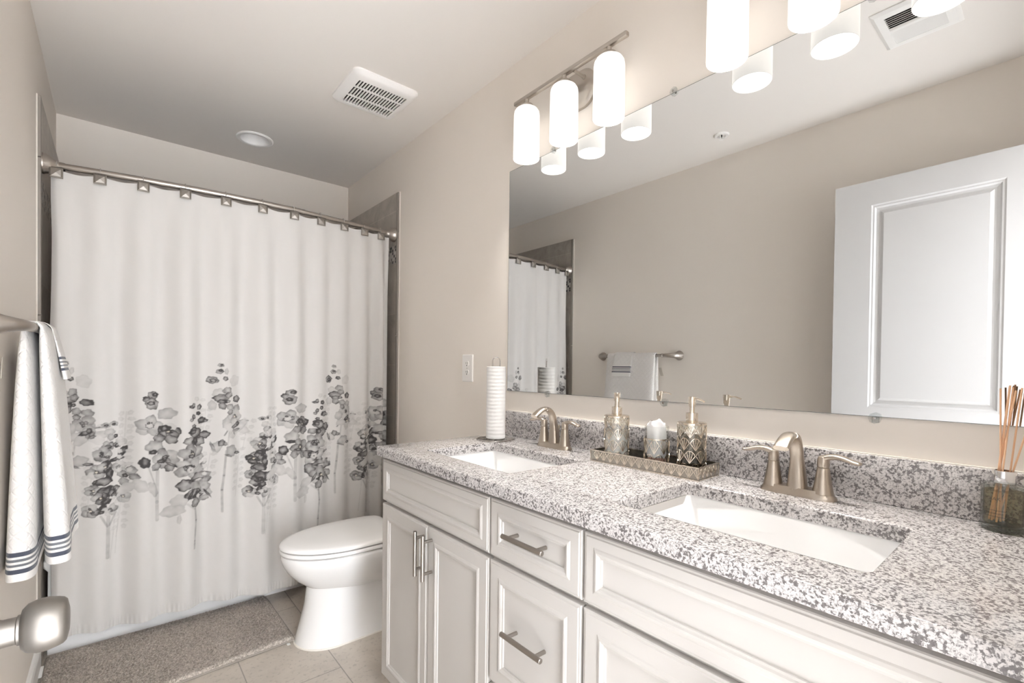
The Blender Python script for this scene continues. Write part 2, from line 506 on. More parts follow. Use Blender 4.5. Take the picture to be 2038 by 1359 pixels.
# ------------------------------------------------------------------ ceiling fittings
# exhaust fan grille
FX0, FX1, FY0, FY1 = -.507, -.197, 1.962, 2.270
fx, fy = (FX0 + FX1) / 2, (FY0 + FY1) / 2
ent = thing('exhaust_fan', 'square white exhaust fan grille with three rows of slots on the ceiling', 'exhaust fan', (fx, fy, HC))
hx, hy = (FX1 - FX0) / 2, (FY1 - FY0) / 2
ix0, ix1, iy0, iy1 = fx - .118, fx + .118, fy - .098, fy + .112
n = 6
loops = []
for ins, z, r in ((0, 0, .03), (0, -.008, .03), (.012, -.019, .026), (.024, -.024, .02)):
    loops.append([(x, y, HC + z) for x, y in rr(fx, fy, hx - ins, hy - ins, r, n)])
icx, icy = (ix0 + ix1) / 2, (iy0 + iy1) / 2
for z in (-.024, -.016):
    loops.append([(x, y, HC + z) for x, y in rr(icx, icy, (ix1 - ix0) / 2, (iy1 - iy0) / 2, .003, n)])
obj('cover', MB().loft(loops, False, False), M_plastic, ent)
mb = MB(); N = 17; pit = (ix1 - ix0) / N
for k in range(N + 1):
    w = .0062 if 0 < k < N else .007
    mb.box(ix0 + k * pit - w / 2, ix0 + k * pit + w / 2, iy0, iy1, HC - .0235, HC - .0195)
for f in (.29, .68):
    yy = iy0 + f * (iy1 - iy0)
    mb.box(ix0, ix1, yy - .005, yy + .005, HC - .0232, HC - .0195)
obj('grille', mb, M_plastic, ent, smooth=False)
obj('slot_shadow', MB().box(ix0 - .004, ix1 + .004, iy0 - .004, iy1 + .004, HC - .006, HC - .002), M_dark, ent, smooth=False)  # flat dark plate painting the shade inside the fan slots

# recessed can light
ent = thing('recessed_light', 'round white recessed ceiling light, unlit, above the tub', 'ceiling light', (CLX, CLY, HC))
obj('trim_ring', MB().lathe((CLX, CLY, HC), [(.094, 0), (.094, -.004), (.088, -.008), (.074, -.007), (.070, -.002), (.070, 0)], n=48, closed=True), M_plastic, ent)
obj('reflector', MB().lathe((CLX, CLY, HC), [(.071, -.003), (.066, .03), (.052, .075), (.05, .078), (.052, .08), (.0745, .03), (.074, -.002)], n=48, closed=True), M_plastic, ent)
obj('lamp', MB().lathe((CLX, CLY, HC + .07), [(.001, -.004), (.03, -.002), (.046, .006), (.046, .02), (.001, .03)], n=40), simple('frosted lamp', (.62, .58, .54), .4), ent)

# supply register, seen in the mirror
RX0, RX1, RY0, RY1 = -1.072, -.802, .245, .468
ent = thing('ceiling_register', 'rectangular white air register with two banks of slats reflected in the mirror', 'air vent', ((RX0 + RX1) / 2, (RY0 + RY1) / 2, HC))
gx0, gx1, gy0, gy1 = RX0 + .038, RX1 - .038, RY0 + .036, RY1 - .036
def rect(x0, x1, y0, y1, z): return [(x0, y0, z), (x1, y0, z), (x1, y1, z), (x0, y1, z)]
mb = MB().loft([rect(RX0, RX1, RY0, RY1, HC), rect(RX0, RX1, RY0, RY1, HC - .004), rect(RX0 + .012, RX1 - .012, RY0 + .012, RY1 - .012, HC - .012), rect(gx0, gx1, gy0, gy1, HC - .013), rect(gx0, gx1, gy0, gy1, HC - .002)], False, False)
xm = (gx0 + gx1) / 2
mb.box(xm - .008, xm + .008, gy0, gy1, HC - .013, HC - .006)
obj('frame', mb, M_plastic, ent, smooth=False)
for x0, x1, sg in ((gx0, xm - .008, 1), (xm + .008, gx1, -1)):
    mb = MB()
    for k in range(7):
        xx = x0 + (k + .5) * (x1 - x0) / 7
        mb.add([(xx - sg * .006, gy0, HC - .012), (xx + sg * .006, gy0, HC - .004), (xx + sg * .006, gy1, HC - .004), (xx - sg * .006, gy1, HC - .012),
                (xx - sg * .005, gy0, HC - .0128), (xx + sg * .007, gy0, HC - .0048), (xx + sg * .007, gy1, HC - .0048), (xx - sg * .005, gy1, HC - .0128)],
               [(0, 1, 2, 3), (7, 6, 5, 4), (0, 4, 5, 1), (1, 5, 6, 2), (2, 6, 7, 3), (3, 7, 4, 0)])
    obj('louver_bank', mb, M_plastic, ent, smooth=False)
obj('louver_shadow', MB().box(gx0, gx1, gy0, gy1, HC - .0018, HC - .0008), M_dark, ent, smooth=False)  # thin dark sheet standing in for the shade behind the slats

# fire sprinkler, seen in the mirror
ent = thing('fire_sprinkler', 'small round fire sprinkler head on the ceiling, reflected in the mirror', 'sprinkler', (-1.254, 1.229, HC))
c = (-1.254, 1.229, HC)
obj('escutcheon', MB().lathe(c, [(.039, 0), (.039, -.003), (.034, -.008), (.022, -.008), (.018, -.001), (.018, 0)], n=36, closed=True), M_plastic, ent)
mb = MB().lathe(c, [(.001, -.026), (.006, -.026), (.006, -.022), (.013, -.024), (.013, -.0255), (.001, -.027)], n=20)
for s in (-1, 1):
    mb.sweep(smooth_path([(c[0] + s * .011, c[1], HC - .001), (c[0] + s * .011, c[1], HC - .013), (c[0] + s * .004, c[1], HC - .023)], 4), .002, upv=(0, 1, 0), n=8)
obj('frame_arms', mb, M_plastic, ent)
obj('bulb_link', MB().lathe(c, [(.004, -.001), (.004, -.010), (.0015, -.012), (.0015, -.022)], n=10), M_dark, ent)

# ------------------------------------------------------------------ wall: mirror, outlet, vanity lights
MY0, MY1, MZ0, MZ1 = -.045, 1.5261, 1.0962, 2.0245
ent = thing('wall_mirror', 'large frameless rectangular mirror above the granite backsplash', 'mirror', (-.003, (MY0 + MY1) / 2, MZ0))
obj('glass_pane', MB().box(-.006, -.0005, MY0, MY1, MZ0, MZ1), M_mirror, ent, smooth=False)
mb = MB()
e = .0012
mb.box(-.0062, -.0004, MY1, MY1 + e, MZ0 - e, MZ1 + e).box(-.0062, -.0004, MY0, MY1, MZ1, MZ1 + e).box(-.0062, -.0004, MY0, MY1, MZ0 - e, MZ0)
obj('polished_edge', mb, M_medge, ent, smooth=False)
for cy, cz in ((1.281, MZ0), (.771, MZ0), (.248, MZ0), (1.265, MZ1), (.268, MZ1), (.755, MZ1)):
    s = -1 if cz < 1.5 else 1
    zc = cz + s * .004
    mb = MB().lathe((-.0085, cy, zc), [(.0125, 0), (.0125, .003), (.009, .006), (.004, .0065), (.001, .0065)], (-1, 0, 0), 8, True, True)
    if True:
        mb.box(-.0082, -.0004, cy - .006, cy + .006, cz + s * .002 if s > 0 else zc - .010, zc + .010 if s > 0 else cz - .002)
    cl = obj('mirror_clip', mb, M_clip, ent)
    obj('screw', MB().lathe((-.0150, cy, zc), [(.001, -.001), (.003, -.001), (.003, .001), (.001, .0015)], (-1, 0, 0), 10), M_wire, cl)

# duplex outlet
OY, OZ = 1.830, 1.188
ent = thing('wall_outlet', 'white duplex electrical outlet on the wall left of the paper towels', 'outlet', (0, OY, OZ))
loops = [[(-d, y, z) for y, z in rr(OY, OZ, .043 - i, .065 - i, .005, 4)] for d, i in ((0, 0), (.003, 0), (.006, .003))]
obj('cover_plate', MB().loft(loops), M_plastic, ent)
for s in (-1, 1):
    zc = OZ + s * .0205
    pts = [(-.0062, OY + .0165 * math.cos(a), zc + max(-.0125, min(.0125, .0165 * math.sin(a)))) for a in [2 * PI * k / 28 for k in range(28)]]
    rc = obj('receptacle', MB().loft([[(-.0055, y, z) for _, y, z in pts], [(-.0085, y, z) for _, y, z in pts]]), M_plastic, ent)
    mb = MB().box(-.0088, -.0083, OY + .0050, OY + .0068, zc - .001, zc + .008).box(-.0088, -.0083, OY - .0072, OY - .0050, zc - .002, zc + .008).lathe((-.0083, OY, zc - .0075), [(.003, 0), (.003, .0005)], (-1, 0, 0), 12)
    obj('slots', mb, M_slot, rc, smooth=False)
obj('screw', MB().lathe((-.006, OY, OZ), [(.0032, 0), (.0032, .001), (.002, .0018)], (-1, 0, 0), 12), M_chrome, ent)

# vanity light bars
def vanity_light(yc, label):
    ent = thing('vanity_light', label, 'wall light', (0, yc, 2.2), 'three-shade light bars above the mirror')
    X = -.080
    loops = []
    for d, i in ((0, 0), (.012, 0), (.020, .006), (.024, .014)):
        loops.append([(-d, y, z) for y, z in rr(yc, 2.195, .082 - i, .068 - i, .062 - i, 10)])
    obj('backplate', MB().loft(loops), M_nickel, ent)
    for s in (-1, 1):
        mb = MB().lathe((-.02, yc + s * .042, 2.222), [(.008, 0), (.008, .012), (.0055, .013), (.0055, .058)], (-1, 0, 0.02), 16)
        obj('arm', mb, M_nickel, ent)
    obj('bar', MB().bbox(X - .0085, X + .0085, yc - .268, yc + .268, 2.2235, 2.2385, .003), M_nickel, ent)
    for s in (1, 0, -1):
        y = yc + s * .198
        obj('stem', MB().lathe((X, y, 2.185), [(.0075, 0), (.0075, .040)], n=16), M_nickel, ent)
        obj('fitter', MB().lathe((X, y, 2.19), [(.002, .012), (.024, .011), (.0275, .006), (.0275, 0), (.002, -.001)], n=32), M_nickel, ent)
        prof = [(.026, 2.190), (.034, 2.1885), (.042, 2.183), (.0475, 2.174), (.0495, 2.162), (.0500, 2.10), (.0505, 1.997), (.0490, 1.995), (.0480, 1.998),
                (.0475, 2.10), (.0468, 2.160), (.044, 2.172), (.036, 2.181), (.026, 2.185)]
        sh = obj('shade', MB().lathe((X, y, 0), prof, n=48, closed=True), M_shade, ent)
        sh['label'] = 'lit white opal glass cylinder shade'
        mb = MB().lathe((X, y, 0), [(.012, 2.183), (.013, 2.15), (.020, 2.125), (.029, 2.10), (.030, 2.085), (.026, 2.065), (.014, 2.054), (.001, 2.051)], n=24)
        obj('bulb', mb, M_bulb, sh)
    return ent
vanity_light(1.141, 'nickel three-shade light bar above the far sink, nearer the tub')
vanity_light(.362, 'nickel three-shade light bar above the near sink, cut off by the frame')

# ------------------------------------------------------------------ vanity
CZ, CT, CX = .9087, .0300, -.580
CYL, CYR = 1.566, -.050
S1 = (-.475, -.190, .940, 1.385)       # far sink cut-out x0 x1 y0 y1
S2 = (-.472, -.178, .149, .593)        # near
ent = thing('granite_countertop', 'speckled grey and white granite countertop with two sink cut-outs', 'countertop', ((CX) / 2, (CYL + CYR) / 2, CZ - CT))
bm = bmesh.new()
xs = sorted({CX, -.0005, S1[0], S1[1], S2[0], S2[1]}); ys = sorted({CYR, CYL, S1[2], S1[3], S2[2], S2[3]})
vg = {(i, j): bm.verts.new((x, y, CZ - CT)) for i, x in enumerate(xs) for j, y in enumerate(ys)}
for i in range(len(xs) - 1):
    for j in range(len(ys) - 1):
        mx, my = (xs[i] + xs[i + 1]) / 2, (ys[j] + ys[j + 1]) / 2
        if any(s[0] < mx < s[1] and s[2] < my < s[3] for s in (S1, S2)): continue
        bm.faces.new((vg[i, j], vg[i + 1, j], vg[i + 1, j + 1], vg[i, j + 1]))
for v in [v for v in bm.verts if not v.link_faces]: bm.verts.remove(v)
ex = bmesh.ops.extrude_face_region(bm, geom=bm.faces[:])
bmesh.ops.translate(bm, verts=[g for g in ex['geom'] if isinstance(g, bmesh.types.BMVert)], vec=(0, 0, CT))
bmesh.ops.recalc_face_normals(bm, faces=bm.faces[:])
def isvert(e): return abs(e.verts[0].co.z - e.verts[1].co.z) > .01
cor = []
for e in bm.edges:
    if isvert(e):
        x, y = e.verts[0].co.x, e.verts[0].co.y
        if any(abs(x - a) < 1e-5 and abs(y - b) < 1e-5 for s in (S1, S2) for a in s[:2] for b in s[2:]) or (abs(x - CX) < 1e-5 and abs(y - CYL) < 1e-5):
            cor.append(e)
bmesh.ops.bevel(bm, geom=cor, offset=.016, segments=6, affect='EDGES', profile=.5)
top = [e for e in bm.edges if not isvert(e) and len(e.link_faces) == 2 and abs(e.link_faces[0].normal.z) < .5 != abs(e.link_faces[1].normal.z) < .5]
top = [e for e in bm.edges if len(e.link_faces) == 2 and (abs(e.link_faces[0].normal.z) > .5) != (abs(e.link_faces[1].normal.z) > .5) and e.verts[0].co.z > CZ - .01]
bmesh.ops.bevel(bm, geom=top, offset=.0045, segments=3, affect='EDGES', profile=.5)
obj('slab', MB().bm(bm), M_granite, ent)
obj('backsplash', MB().bbox(-.0205, -.0008, CYR, 1.5195, CZ + .0002, 1.0105, .002), M_granite, ent)
obj('caulk_bead', MB().box(-.006, -.0005, CYR, 1.5195, 1.0105, 1.0125), M_caulk, ent, smooth=False)

def sink(S, label):
    x0, x1, y0, y1 = S
    cx, cy = (x0 + x1) / 2, (y0 + y1) / 2
    hx, hy = (x1 - x0) / 2, (y1 - y0) / 2
    ent = thing('sink_basin', label, 'sink', (cx, cy, CZ - CT - .15), 'undermount sinks')
    zt = CZ - CT - .0005
    L = lambda ax, ay, z, r: [(x, y, z) for x, y in rr(cx, cy, hx + ax, hy + ay, r, 6)]
    loops = [L(.022, .022, zt, .03), L(.004, .004, zt, .022), L(.002, .002, zt - .004, .022), L(-.006, -.008, zt - .07, .03), L(-.020, -.028, zt - .115, .05), L(-.05, -.07, zt - .134, .06), L(-.09, -.14, zt - .140, .04), L(-.112, -.19, zt - .142, .02)]
    loops += [L(-.112, -.19, zt - .150, .02), L(-.05, -.07, zt - .145, .06), L(-.008, -.015, zt - .118, .05), L(.008, .006, zt - .07, .03), L(.022, .022, zt - .012, .03)]
    obj('bowl', MB().loft(loops, closed=True), M_porc, ent)
    b = zt - .1415
    obj('drain', MB().lathe((cx, cy, b), [(.001, -.012), (.030, -.012), (.031, .001), (.027, .003), (.023, .0), (.021, .004), (.001, .006)], n=28), M_nickel_f, ent)
sink(S1, 'white rectangular undermount sink nearest the toilet, in front of the far faucet')
sink(S2, 'white rectangular undermount sink in the foreground, in front of the near faucet')

# cabinet fronts
CFX = -.558
def front_mesh(y0, y1, z0, z1, st=.040):
    prof = [(0, -.018), (0, -.004), (.002, -.002), (.0055, -.002), (.0075, 0), (st, 0), (st + .003, .0014), (st + .008, .0026), (st + .0125, .0016), (st + .0155, -.0010), (st + .0195, -.0016), (st + .0200, -.0052), (st + .022, -.0052)]
    mb = MB()
    to3 = lambda u, v, d: (CFX - d, u, v)
    mb.loft(panel_loops(y0, y1, z0, z1, prof, to3), True, True)
    return mb
def bar_pull(parent, yc, zc, vert, half=.069, post=.048):
    X = -.590
    d = (lambda s: (0, s)) if vert else (lambda s: (s, 0))
    P = lambda x, s: (x, yc + d(s)[0], zc + d(s)[1])
    a, b = P(X, -half), P(X, half)
    ax = (0, 0, 1) if vert else (0, 1, 0)
    mb = MB().lathe(a, [(.0048, 0), (.0060, .0012), (.0060, 2 * half - .0012), (.0048, 2 * half)], ax, 16)
    for s in (-post, post):
        mb.lathe(P(CFX - .0003 + (.0085 if False else 0), s), [(.0048, 0), (.0048, .031)], (-1, 0, 0), 12)
    h = obj('bar_pull', mb, M_pull, parent)
    return h
def carcass(ent, y0, y1):
    mb = MB()
    z0, z1 = .092, CZ - CT - .001
    mb.box(-.5395, -.003, y0, y0 + .016, z0, z1).box(-.5395, -.003, y1 - .016, y1, z0, z1).box(-.5395, -.003, y0 + .016, y1 - .016, z0, z0 + .016).box(-.012, -.003, y0 + .016, y1 - .016, z0 + .016, z1)
    # face frame
    mb.box(-.5395, -.522, y0 + .016, y0 + .034, z0 + .016, z1).box(-.5395, -.522, y1 - .034, y1 - .016, z0 + .016, z1).box(-.5395, -.522, y0 + .034, y1 - .034, z1 - .022, z1).box(-.5395, -.522, y0 + .034, y1 - .034, .690, .728)
    obj('carcass', mb, M_cab, ent, smooth=False)
    obj('toe_kick', MB().box(-.478, -.462, y0, y1, .0005, .0918), M_cab, ent, smooth=False)
ZF0, ZF1, ZD0, ZD1 = .7165, .8615, .0905, .7045
def sink_cabinet(y0, y1, ym, label):
    ent = thing('sink_cabinet', label, 'cabinet', (-.27, (y0 + y1) / 2, 0), 'white vanity cabinets')
    carcass(ent, y0, y1)
    obj('false_drawer_front', front_mesh(y0 + .0025, y1 - .0025, ZF0, ZF1, .026), M_cab, ent, smooth=False)
    for a, b, hs in ((y0 + .0025, ym - .0015, 1), (ym + .0015, y1 - .0025, -1)):
        dr = obj('cabinet_door', front_mesh(a, b, ZD0, ZD1, .038), M_cab, ent, smooth=False)
        bar_pull(dr, (b - .026) if hs > 0 else (a + .018), .622, True)
    return ent
sink_cabinet(.924, 1.5555, 1.2335, 'white two-door sink cabinet beside the toilet, under the far sink')
sink_cabinet(-.045, .6085, .282, 'white two-door sink cabinet under the near sink, in the foreground')
ent = thing('drawer_cabinet', 'narrow white cabinet of stacked drawers between the two sink cabinets', 'cabinet', (-.27, .766, 0), 'white vanity cabinets')
carcass(ent, .6095, .923)
for z0, z1, st, hz in ((ZF0, ZF1, .030, .795), (.3955, ZD1, .036, .562), (ZD0, .3835, .036, .24)):
    dr = obj('drawer', front_mesh(.6125, .9205, z0, z1, st), M_cab, ent, smooth=False)
    bar_pull(dr, .7635, hz, False)

# faucets
def faucet(yc, label):
    xc = -.082
    ent = thing('faucet', label, 'faucet', (xc, yc, CZ), 'brushed nickel bathroom faucets')
    T = lambda a, b, z: (xc - b, yc + a, CZ + z)
    def plan(sc, z):
        out = []
        N = 48
        for k in range(N):
            t = 2 * PI * k / N
            a = .079 * math.copysign(abs(math.cos(t)) ** .75, math.cos(t))
            wst = .0200 + .0065 * abs(a / .079) ** 1.5
            b = wst * 1.18 * math.copysign(abs(math.sin(t)) ** .8, math.sin(t))
            out.append(T(a * (1 - (1 - sc) * .45), b * sc, z))
        return out
    obj('base_plate', MB().loft([plan(1, 0), plan(1, .003), plan(.97, .006), plan(.86, .011), plan(.80, .015), plan(.76, .0185)]), M_nickel_f, ent)
    for s in (-1, 1):
        prof = [(.0215, .013), (.0208, .0165), (.0182, .030), (.0152, .048), (.0128, .066), (.0122, .0705), (.010, .0715)]
        vb = obj('handle_body', MB().lathe(T(s * .052, 0, 0), prof, n=32), M_nickel_f, ent)
        mb = MB().lathe(T(s * .052, 0, 0), [(.0105, .0705), (.0118, .0725), (.0122, .078), (.0120, .088), (.0100, .0945), (.005, .0975), (.001, .098)], n=28)
        path = smooth_path([T(s * .050, 0, .088), T(s * .061, 0, .0945), T(s * .076, .0, .0975), T(s * .093, .001, .0955), T(s * .108, .002, .0910), T(s * .119, .003, .0895), T(s * .1235, .003, .0915)], 5)
        m = len(path)
        rad = []
        for i in range(m):
            q = i / (m - 1)
            w = .0098 - .0012 * q + .0016 * math.sin(PI * q)
            th = .0078 * (1 - q) + .0036 * q
            if q > .85:
                k = (1 - q) / .15
                w *= .25 + .75 * math.sqrt(max(k, 0)); th *= .4 + .6 * k
            rad.append((w, th))
        mb.sweep(path, rad, n=16)
        obj('lever', mb, M_nickel_f, ent)
    pts = [(0, 0, .012), (0, .0005, .035), (0, .0015, .06), (0, .004, .085), (0, .0095, .108), (0, .020, .127), (0, .036, .1385), (0, .054, .1405), (0, .071, .1345), (0, .087, .1255), (0, .100, .1165)]
    path = smooth_path([T(*p) for p in pts], 4)
    m = len(path); rad = []
    for i in range(m):
        q = i / (m - 1)
        w = .0215 - .0075 * min(1, q / .30) + .0022 * max(0, (q - .45) / .55)
        th = .0195 - .0080 * min(1, q / .35) - .0045 * max(0, min(1, (q - .35) / .35))
        rad.append((w, th))
    obj('spout', MB().sweep(path, rad, upv=(0, 1, 0) if False else (1, 0, .001), n=24, power=.8), M_nickel_f, ent)
    mb = MB().lathe(T(0, -.024, 0), [(.0055, .010), (.0055, .018), (.0022, .019), (.0022, .066), (.0042, .068), (.0050, .074), (.0036, .079), (.001, .080)], n=14)
    obj('lift_rod', mb, M_nickel_f, ent)
faucet(1.1665, 'brushed nickel two-handle faucet at the far sink, beside the paper towels')
faucet(.3755, 'brushed nickel two-handle faucet at the near sink, right of the soap tray')

# ------------------------------------------------------------------ soap set
def fan_lattice(mb, place, w, h, cols, rows, wire=.0009, stagger=True):
    """rows of shell fans; place(s, z, d) -> point"""
    mw, mh = w / cols, h / rows
    def strip(a, b):
        (s0, z0), (s1, z1) = a, b
        L = math.hypot(s1 - s0, z1 - z0) or 1
        nx, nz = -(z1 - z0) / L * wire, (s1 - s0) / L * wire
        q = [(s0 + nx, z0 + nz), (s0 - nx, z0 - nz), (s1 - nx, z1 - nz), (s1 + nx, z1 + nz)]
        v = [place(s, z, 0) for s, z in q] + [place(s, z, .0012) for s, z in q]
        mb.add(v, [(0, 1, 2, 3), (7, 6, 5, 4), (0, 4, 5, 1), (1, 5, 6, 2), (2, 6, 7, 3), (3, 7, 4, 0)])
    for r in range(rows):
        for c in range(cols):
            s0 = (c + (.5 if (r % 2 and stagger) else 0)) * mw
            z0 = r * mh + .0005
            arc = []
            for k in range(9):
                a = math.radians(-62 + 124 * k / 8)
                R = mh * .97
                arc.append((s0 + math.sin(a) * mw * .52, z0 + R * (.52 + .48 * math.cos(a * 1.3))))
            for k in range(8): strip(arc[k], arc[k + 1])
            for k in (0, 2, 4, 6, 8):
                strip((s0, z0), arc[k])
    return mb
TRX, TRY, TRA = -.1005, .755, .022
TR_C = (TRX, TRY)
TZ0 = CZ
ent = thing('vanity_tray', 'long champagne metal filigree tray holding the soap dispensers', 'tray', (TRX, TRY, CZ))
hx, hy, hh = .0560, .1745, .034
obj('tray_bottom', MB().box(TRX - hx, TRX + hx, TRY - hy, TRY + hy, CZ + .0008, CZ + .0040).rotz(TRA, TR_C), simple('smoked mirror', (.16, .15, .14), .08, .9), ent, smooth=False)
M_trayback = simple('grey tray backing', (.34, .32, .285), .22, .75)
mb = MB()
th = .003
mb.box(TRX - hx, TRX - hx + th, TRY - hy, TRY + hy, CZ + .004, CZ + hh).box(TRX + hx - th, TRX + hx, TRY - hy, TRY + hy, CZ + .004, CZ + hh)
mb.box(TRX - hx + th, TRX + hx - th, TRY - hy, TRY - hy + th, CZ + .004, CZ + hh).box(TRX - hx + th, TRX + hx - th, TRY + hy - th, TRY + hy, CZ + .004, CZ + hh)
obj('tray_wall', mb.rotz(TRA, TR_C), M_trayback, ent, smooth=False)
mb = MB()
z0, z1 = CZ + .004, CZ + hh
fan_lattice(mb, lambda s, z, d: (TRX - hx - d, TRY - hy + s, z0 + z), 2 * hy, z1 - z0, 14, 1, .0009)
fan_lattice(mb, lambda s, z, d: (TRX + hx + d, TRY - hy + s, z0 + z), 2 * hy, z1 - z0, 14, 1, .0009)
fan_lattice(mb, lambda s, z, d: (TRX - hx + s, TRY - hy - d, z0 + z), 2 * hx, z1 - z0, 5, 1, .0009)
fan_lattice(mb, lambda s, z, d: (TRX - hx + s, TRY + hy + d, z0 + z), 2 * hx, z1 - z0, 5, 1, .0009)
mb.v = [(min(max(x, TRX - hx - .0013), TRX + hx + .0013), min(max(y, TRY - hy - .0013), TRY + hy + .0013), z) for x, y, z in mb.v]
for (a, b, c, d) in ((TRX - hx - .0015, TRX - hx + .0035, TRY - hy - .0015, TRY + hy + .0015), (TRX + hx - .0035, TRX + hx + .0015, TRY - hy - .0015, TRY + hy + .0015), (TRX - hx, TRX + hx, TRY - hy - .0015, TRY - hy + .0035), (TRX - hx, TRX + hx, TRY + hy - .0035, TRY + hy + .0015)):
    mb.box(a, b, c, d, z1 - .001, z1 + .0012)
    mb.box(a, b, c, d, CZ + .0003, CZ + .003)
obj('filigree', mb.rotz(TRA, TR_C), M_champ, ent, smooth=False)

def dispenser(x, y, nd, liq_mat, liq_h, label):
    zb = CZ + .0045
    ent = thing('soap_dispenser', label, 'soap dispenser', (x, y, zb), 'soap dispensers on the filigree tray')
    R, H = .0358, .1345
    obj('bottle', MB().lathe((x, y, zb), [(.001, 0), (R - .002, 0), (R, .002), (R, H), (R - .0022, H), (R - .0022, .006), (.001, .006)], n=40), M_glass, ent)
    if liq_h:
        obj('liquid', MB().lathe((x, y, zb), [(.001, .0065), (R - .0027, .0065), (R - .0027, liq_h), (.001, liq_h)], n=36), liq_mat, ent)
    mb = MB()
    fan_lattice(mb, lambda s, z, d: (x + (R + .0006 + d) * math.cos(s / R), y + (R + .0006 + d) * math.sin(s / R), zb + .001 + z), 2 * PI * R, H - .001, 8, 4, .00075)
    mb.lathe((x, y, zb), [(R + .0004, 0), (R + .0018, 0), (R + .0018, .0025), (R + .0004, .0025)], n=40, closed=True)
    obj('filigree_sleeve', mb, M_champ, ent, smooth=False)
    obj('shoulder', MB().lathe((x, y, zb + H), [(.001, .0005), (R + .0016, 0), (R + .0018, .0045), (R - .001, .006), (.017, .0068), (.001, .0068)], n=40), M_champ, ent)
    pm = obj('pump', MB().lathe((x, y, zb + H + .0065), [(.001, 0), (.0152, 0), (.0155, .001), (.0155, .023), (.0148, .0245), (.0072, .0248), (.0068, .040), (.0085, .0405), (.0088, .046), (.0105, .0660), (.0100, .0672), (.001, .0675)], n=28), M_champ, ent)
    nx, ny = nd
    z = zb + H + .0065 + .062
    path = smooth_path([(x + nx * .004, y + ny * .004, z), (x + nx * .018, y + ny * .018, z), (x + nx * .030, y + ny * .030, z - .002), (x + nx * .040, y + ny * .040, z - .006)], 5)
    obj('nozzle', MB().sweep(path, [(.0030, .0030)] * 5 + [(.0026, .0024)] * (len(path) - 5), n=10), M_champ, pm)
dispenser(-.1200, .862, (-.80, -.60), M_lotion, .085, 'champagne filigree soap dispenser at the left end of the tray, nozzle facing the camera')
dispenser(-.1035, .6265, (-.25, -.968), M_smoke, .105, 'champagne filigree soap dispenser at the right end of the tray, nozzle pointing right')
x, y, zb = -.1005, .7355, CZ + .0045
ent = thing('tumbler', 'clear glass tumbler with a champagne filigree sleeve between the two dispensers', 'tumbler', (x, y, zb))
R, H = .0330, .118
obj('glass_cup', MB().lathe((x, y, zb), [(.001, 0), (R - .002, 0), (R, .002), (R + .0010, H - .001), (R - .0004, H), (R - .0018, H - .001), (R - .0024, .007), (.001, .006)], n=40), M_glass, ent)
mb = MB()
fan_lattice(mb, lambda s, z, d: (x + (R + .0014 + d) * math.cos(s / R), y + (R + .0014 + d) * math.sin(s / R), zb + .001 + z), 2 * PI * R, .081, 8, 2, .00075)
for zz in (0, .0815):
    mb.lathe((x, y, zb), [(R + .0012, zz), (R + .0028, zz), (R + .0028, zz + .003), (R + .0012, zz + .003)], n=40, closed=True)
obj('filigree_sleeve', mb, M_champ, ent, smooth=False)
# packet standing in the tumbler
ent = thing('swab_packet', 'white packet with a pink base and crumpled top standing in the tumbler', 'packet', (x, y, zb + .007))
N = 32; loops = []
for z, r, j in ((.007, .024, 0), (.010, .0262, .0003), (.030, .0265, .0005), (.06, .0268, .0006), (.09, .0270, .0008), (.112, .0266, .0012), (.120, .0260, .0022), (.128, .0245, .0032)):
    loops.append([(x + (r + j * math.sin(5 * a + 9 * z * 10)) * math.cos(a), y + (r + j * math.sin(3 * a + z * 60)) * math.sin(a), zb + z + (j * 1.7 * math.sin(2 * a + 1.0) + j * 1.1 * math.sin(5 * a))) for a in [2 * PI * k / N for k in range(N)]])
top = [(x + .010 * math.cos(2 * PI * k / N), y + .016 * math.sin(2 * PI * k / N), zb + .129 + .003 * math.sin(2 * (2 * PI * k / N))) for k in range(N)]
obj('film', MB().loft(loops[2:] + [top]), M_packet, ent, sharp=20)
obj('pink_base', MB().loft(loops[:3], True, False), M_pink, ent)['label'] = 'pink lower end of the packet'

# paper towels
PX, PY = -.143, 1.430
ent = thing('paper_towel_holder', 'dark wire paper towel stand with a looped top at the far end of the counter', 'paper towel holder', (PX, PY, CZ))
mb = MB()
pts = []
for k in range(64):
    a = 2 * PI * k / 64
    r = .070 * (1 + .055 * math.cos(4 * a + PI / 4 * 4))
    pts.append((PX + r * math.cos(a), PY + r * math.sin(a), CZ + .0035))
mb.sweep(pts, .0027, n=8, closed=True)
for k in range(4):
    a = PI / 4 + k * PI / 2
    mb.tube((PX + .016 * math.cos(a), PY + .016 * math.sin(a), CZ + .0045), (PX + .067 * math.cos(a), PY + .067 * math.sin(a), CZ + .0038), .0022, 8)
obj('base_ring', mb, M_wire, ent)
d = Vector((.643, .765, 0)); sd = Vector((.765, -.643, 0)) * .0145
P = lambda s, z: (PX + sd.x * s, PY + sd.y * s, z)
path = [P(-1, CZ + .003), P(-1, CZ + .31)] + [P(-math.cos(PI * k / 10), CZ + .31 + .0145 * math.sin(PI * k / 10)) for k in range(1, 10)] + [P(1, CZ + .31), P(1, CZ + .003)]
obj('wire_loop', MB().sweep(path, .0021, upv=(d.x, d.y, 0), n=8), M_chrome, ent)
R0 = .0375
mb = MB().lathe((PX, PY, CZ + .008), [(.0190, 0), (R0 - .001, 0), (R0, .001), (R0, .279), (R0 - .001, .280), (.0190, .280)], n=56, closed=True)
tag(obj('paper_towel_roll', mb, M_paper, base=(PX, PY, CZ + .008)), 'tall white paper towel roll on the wire stand', 'paper towels')

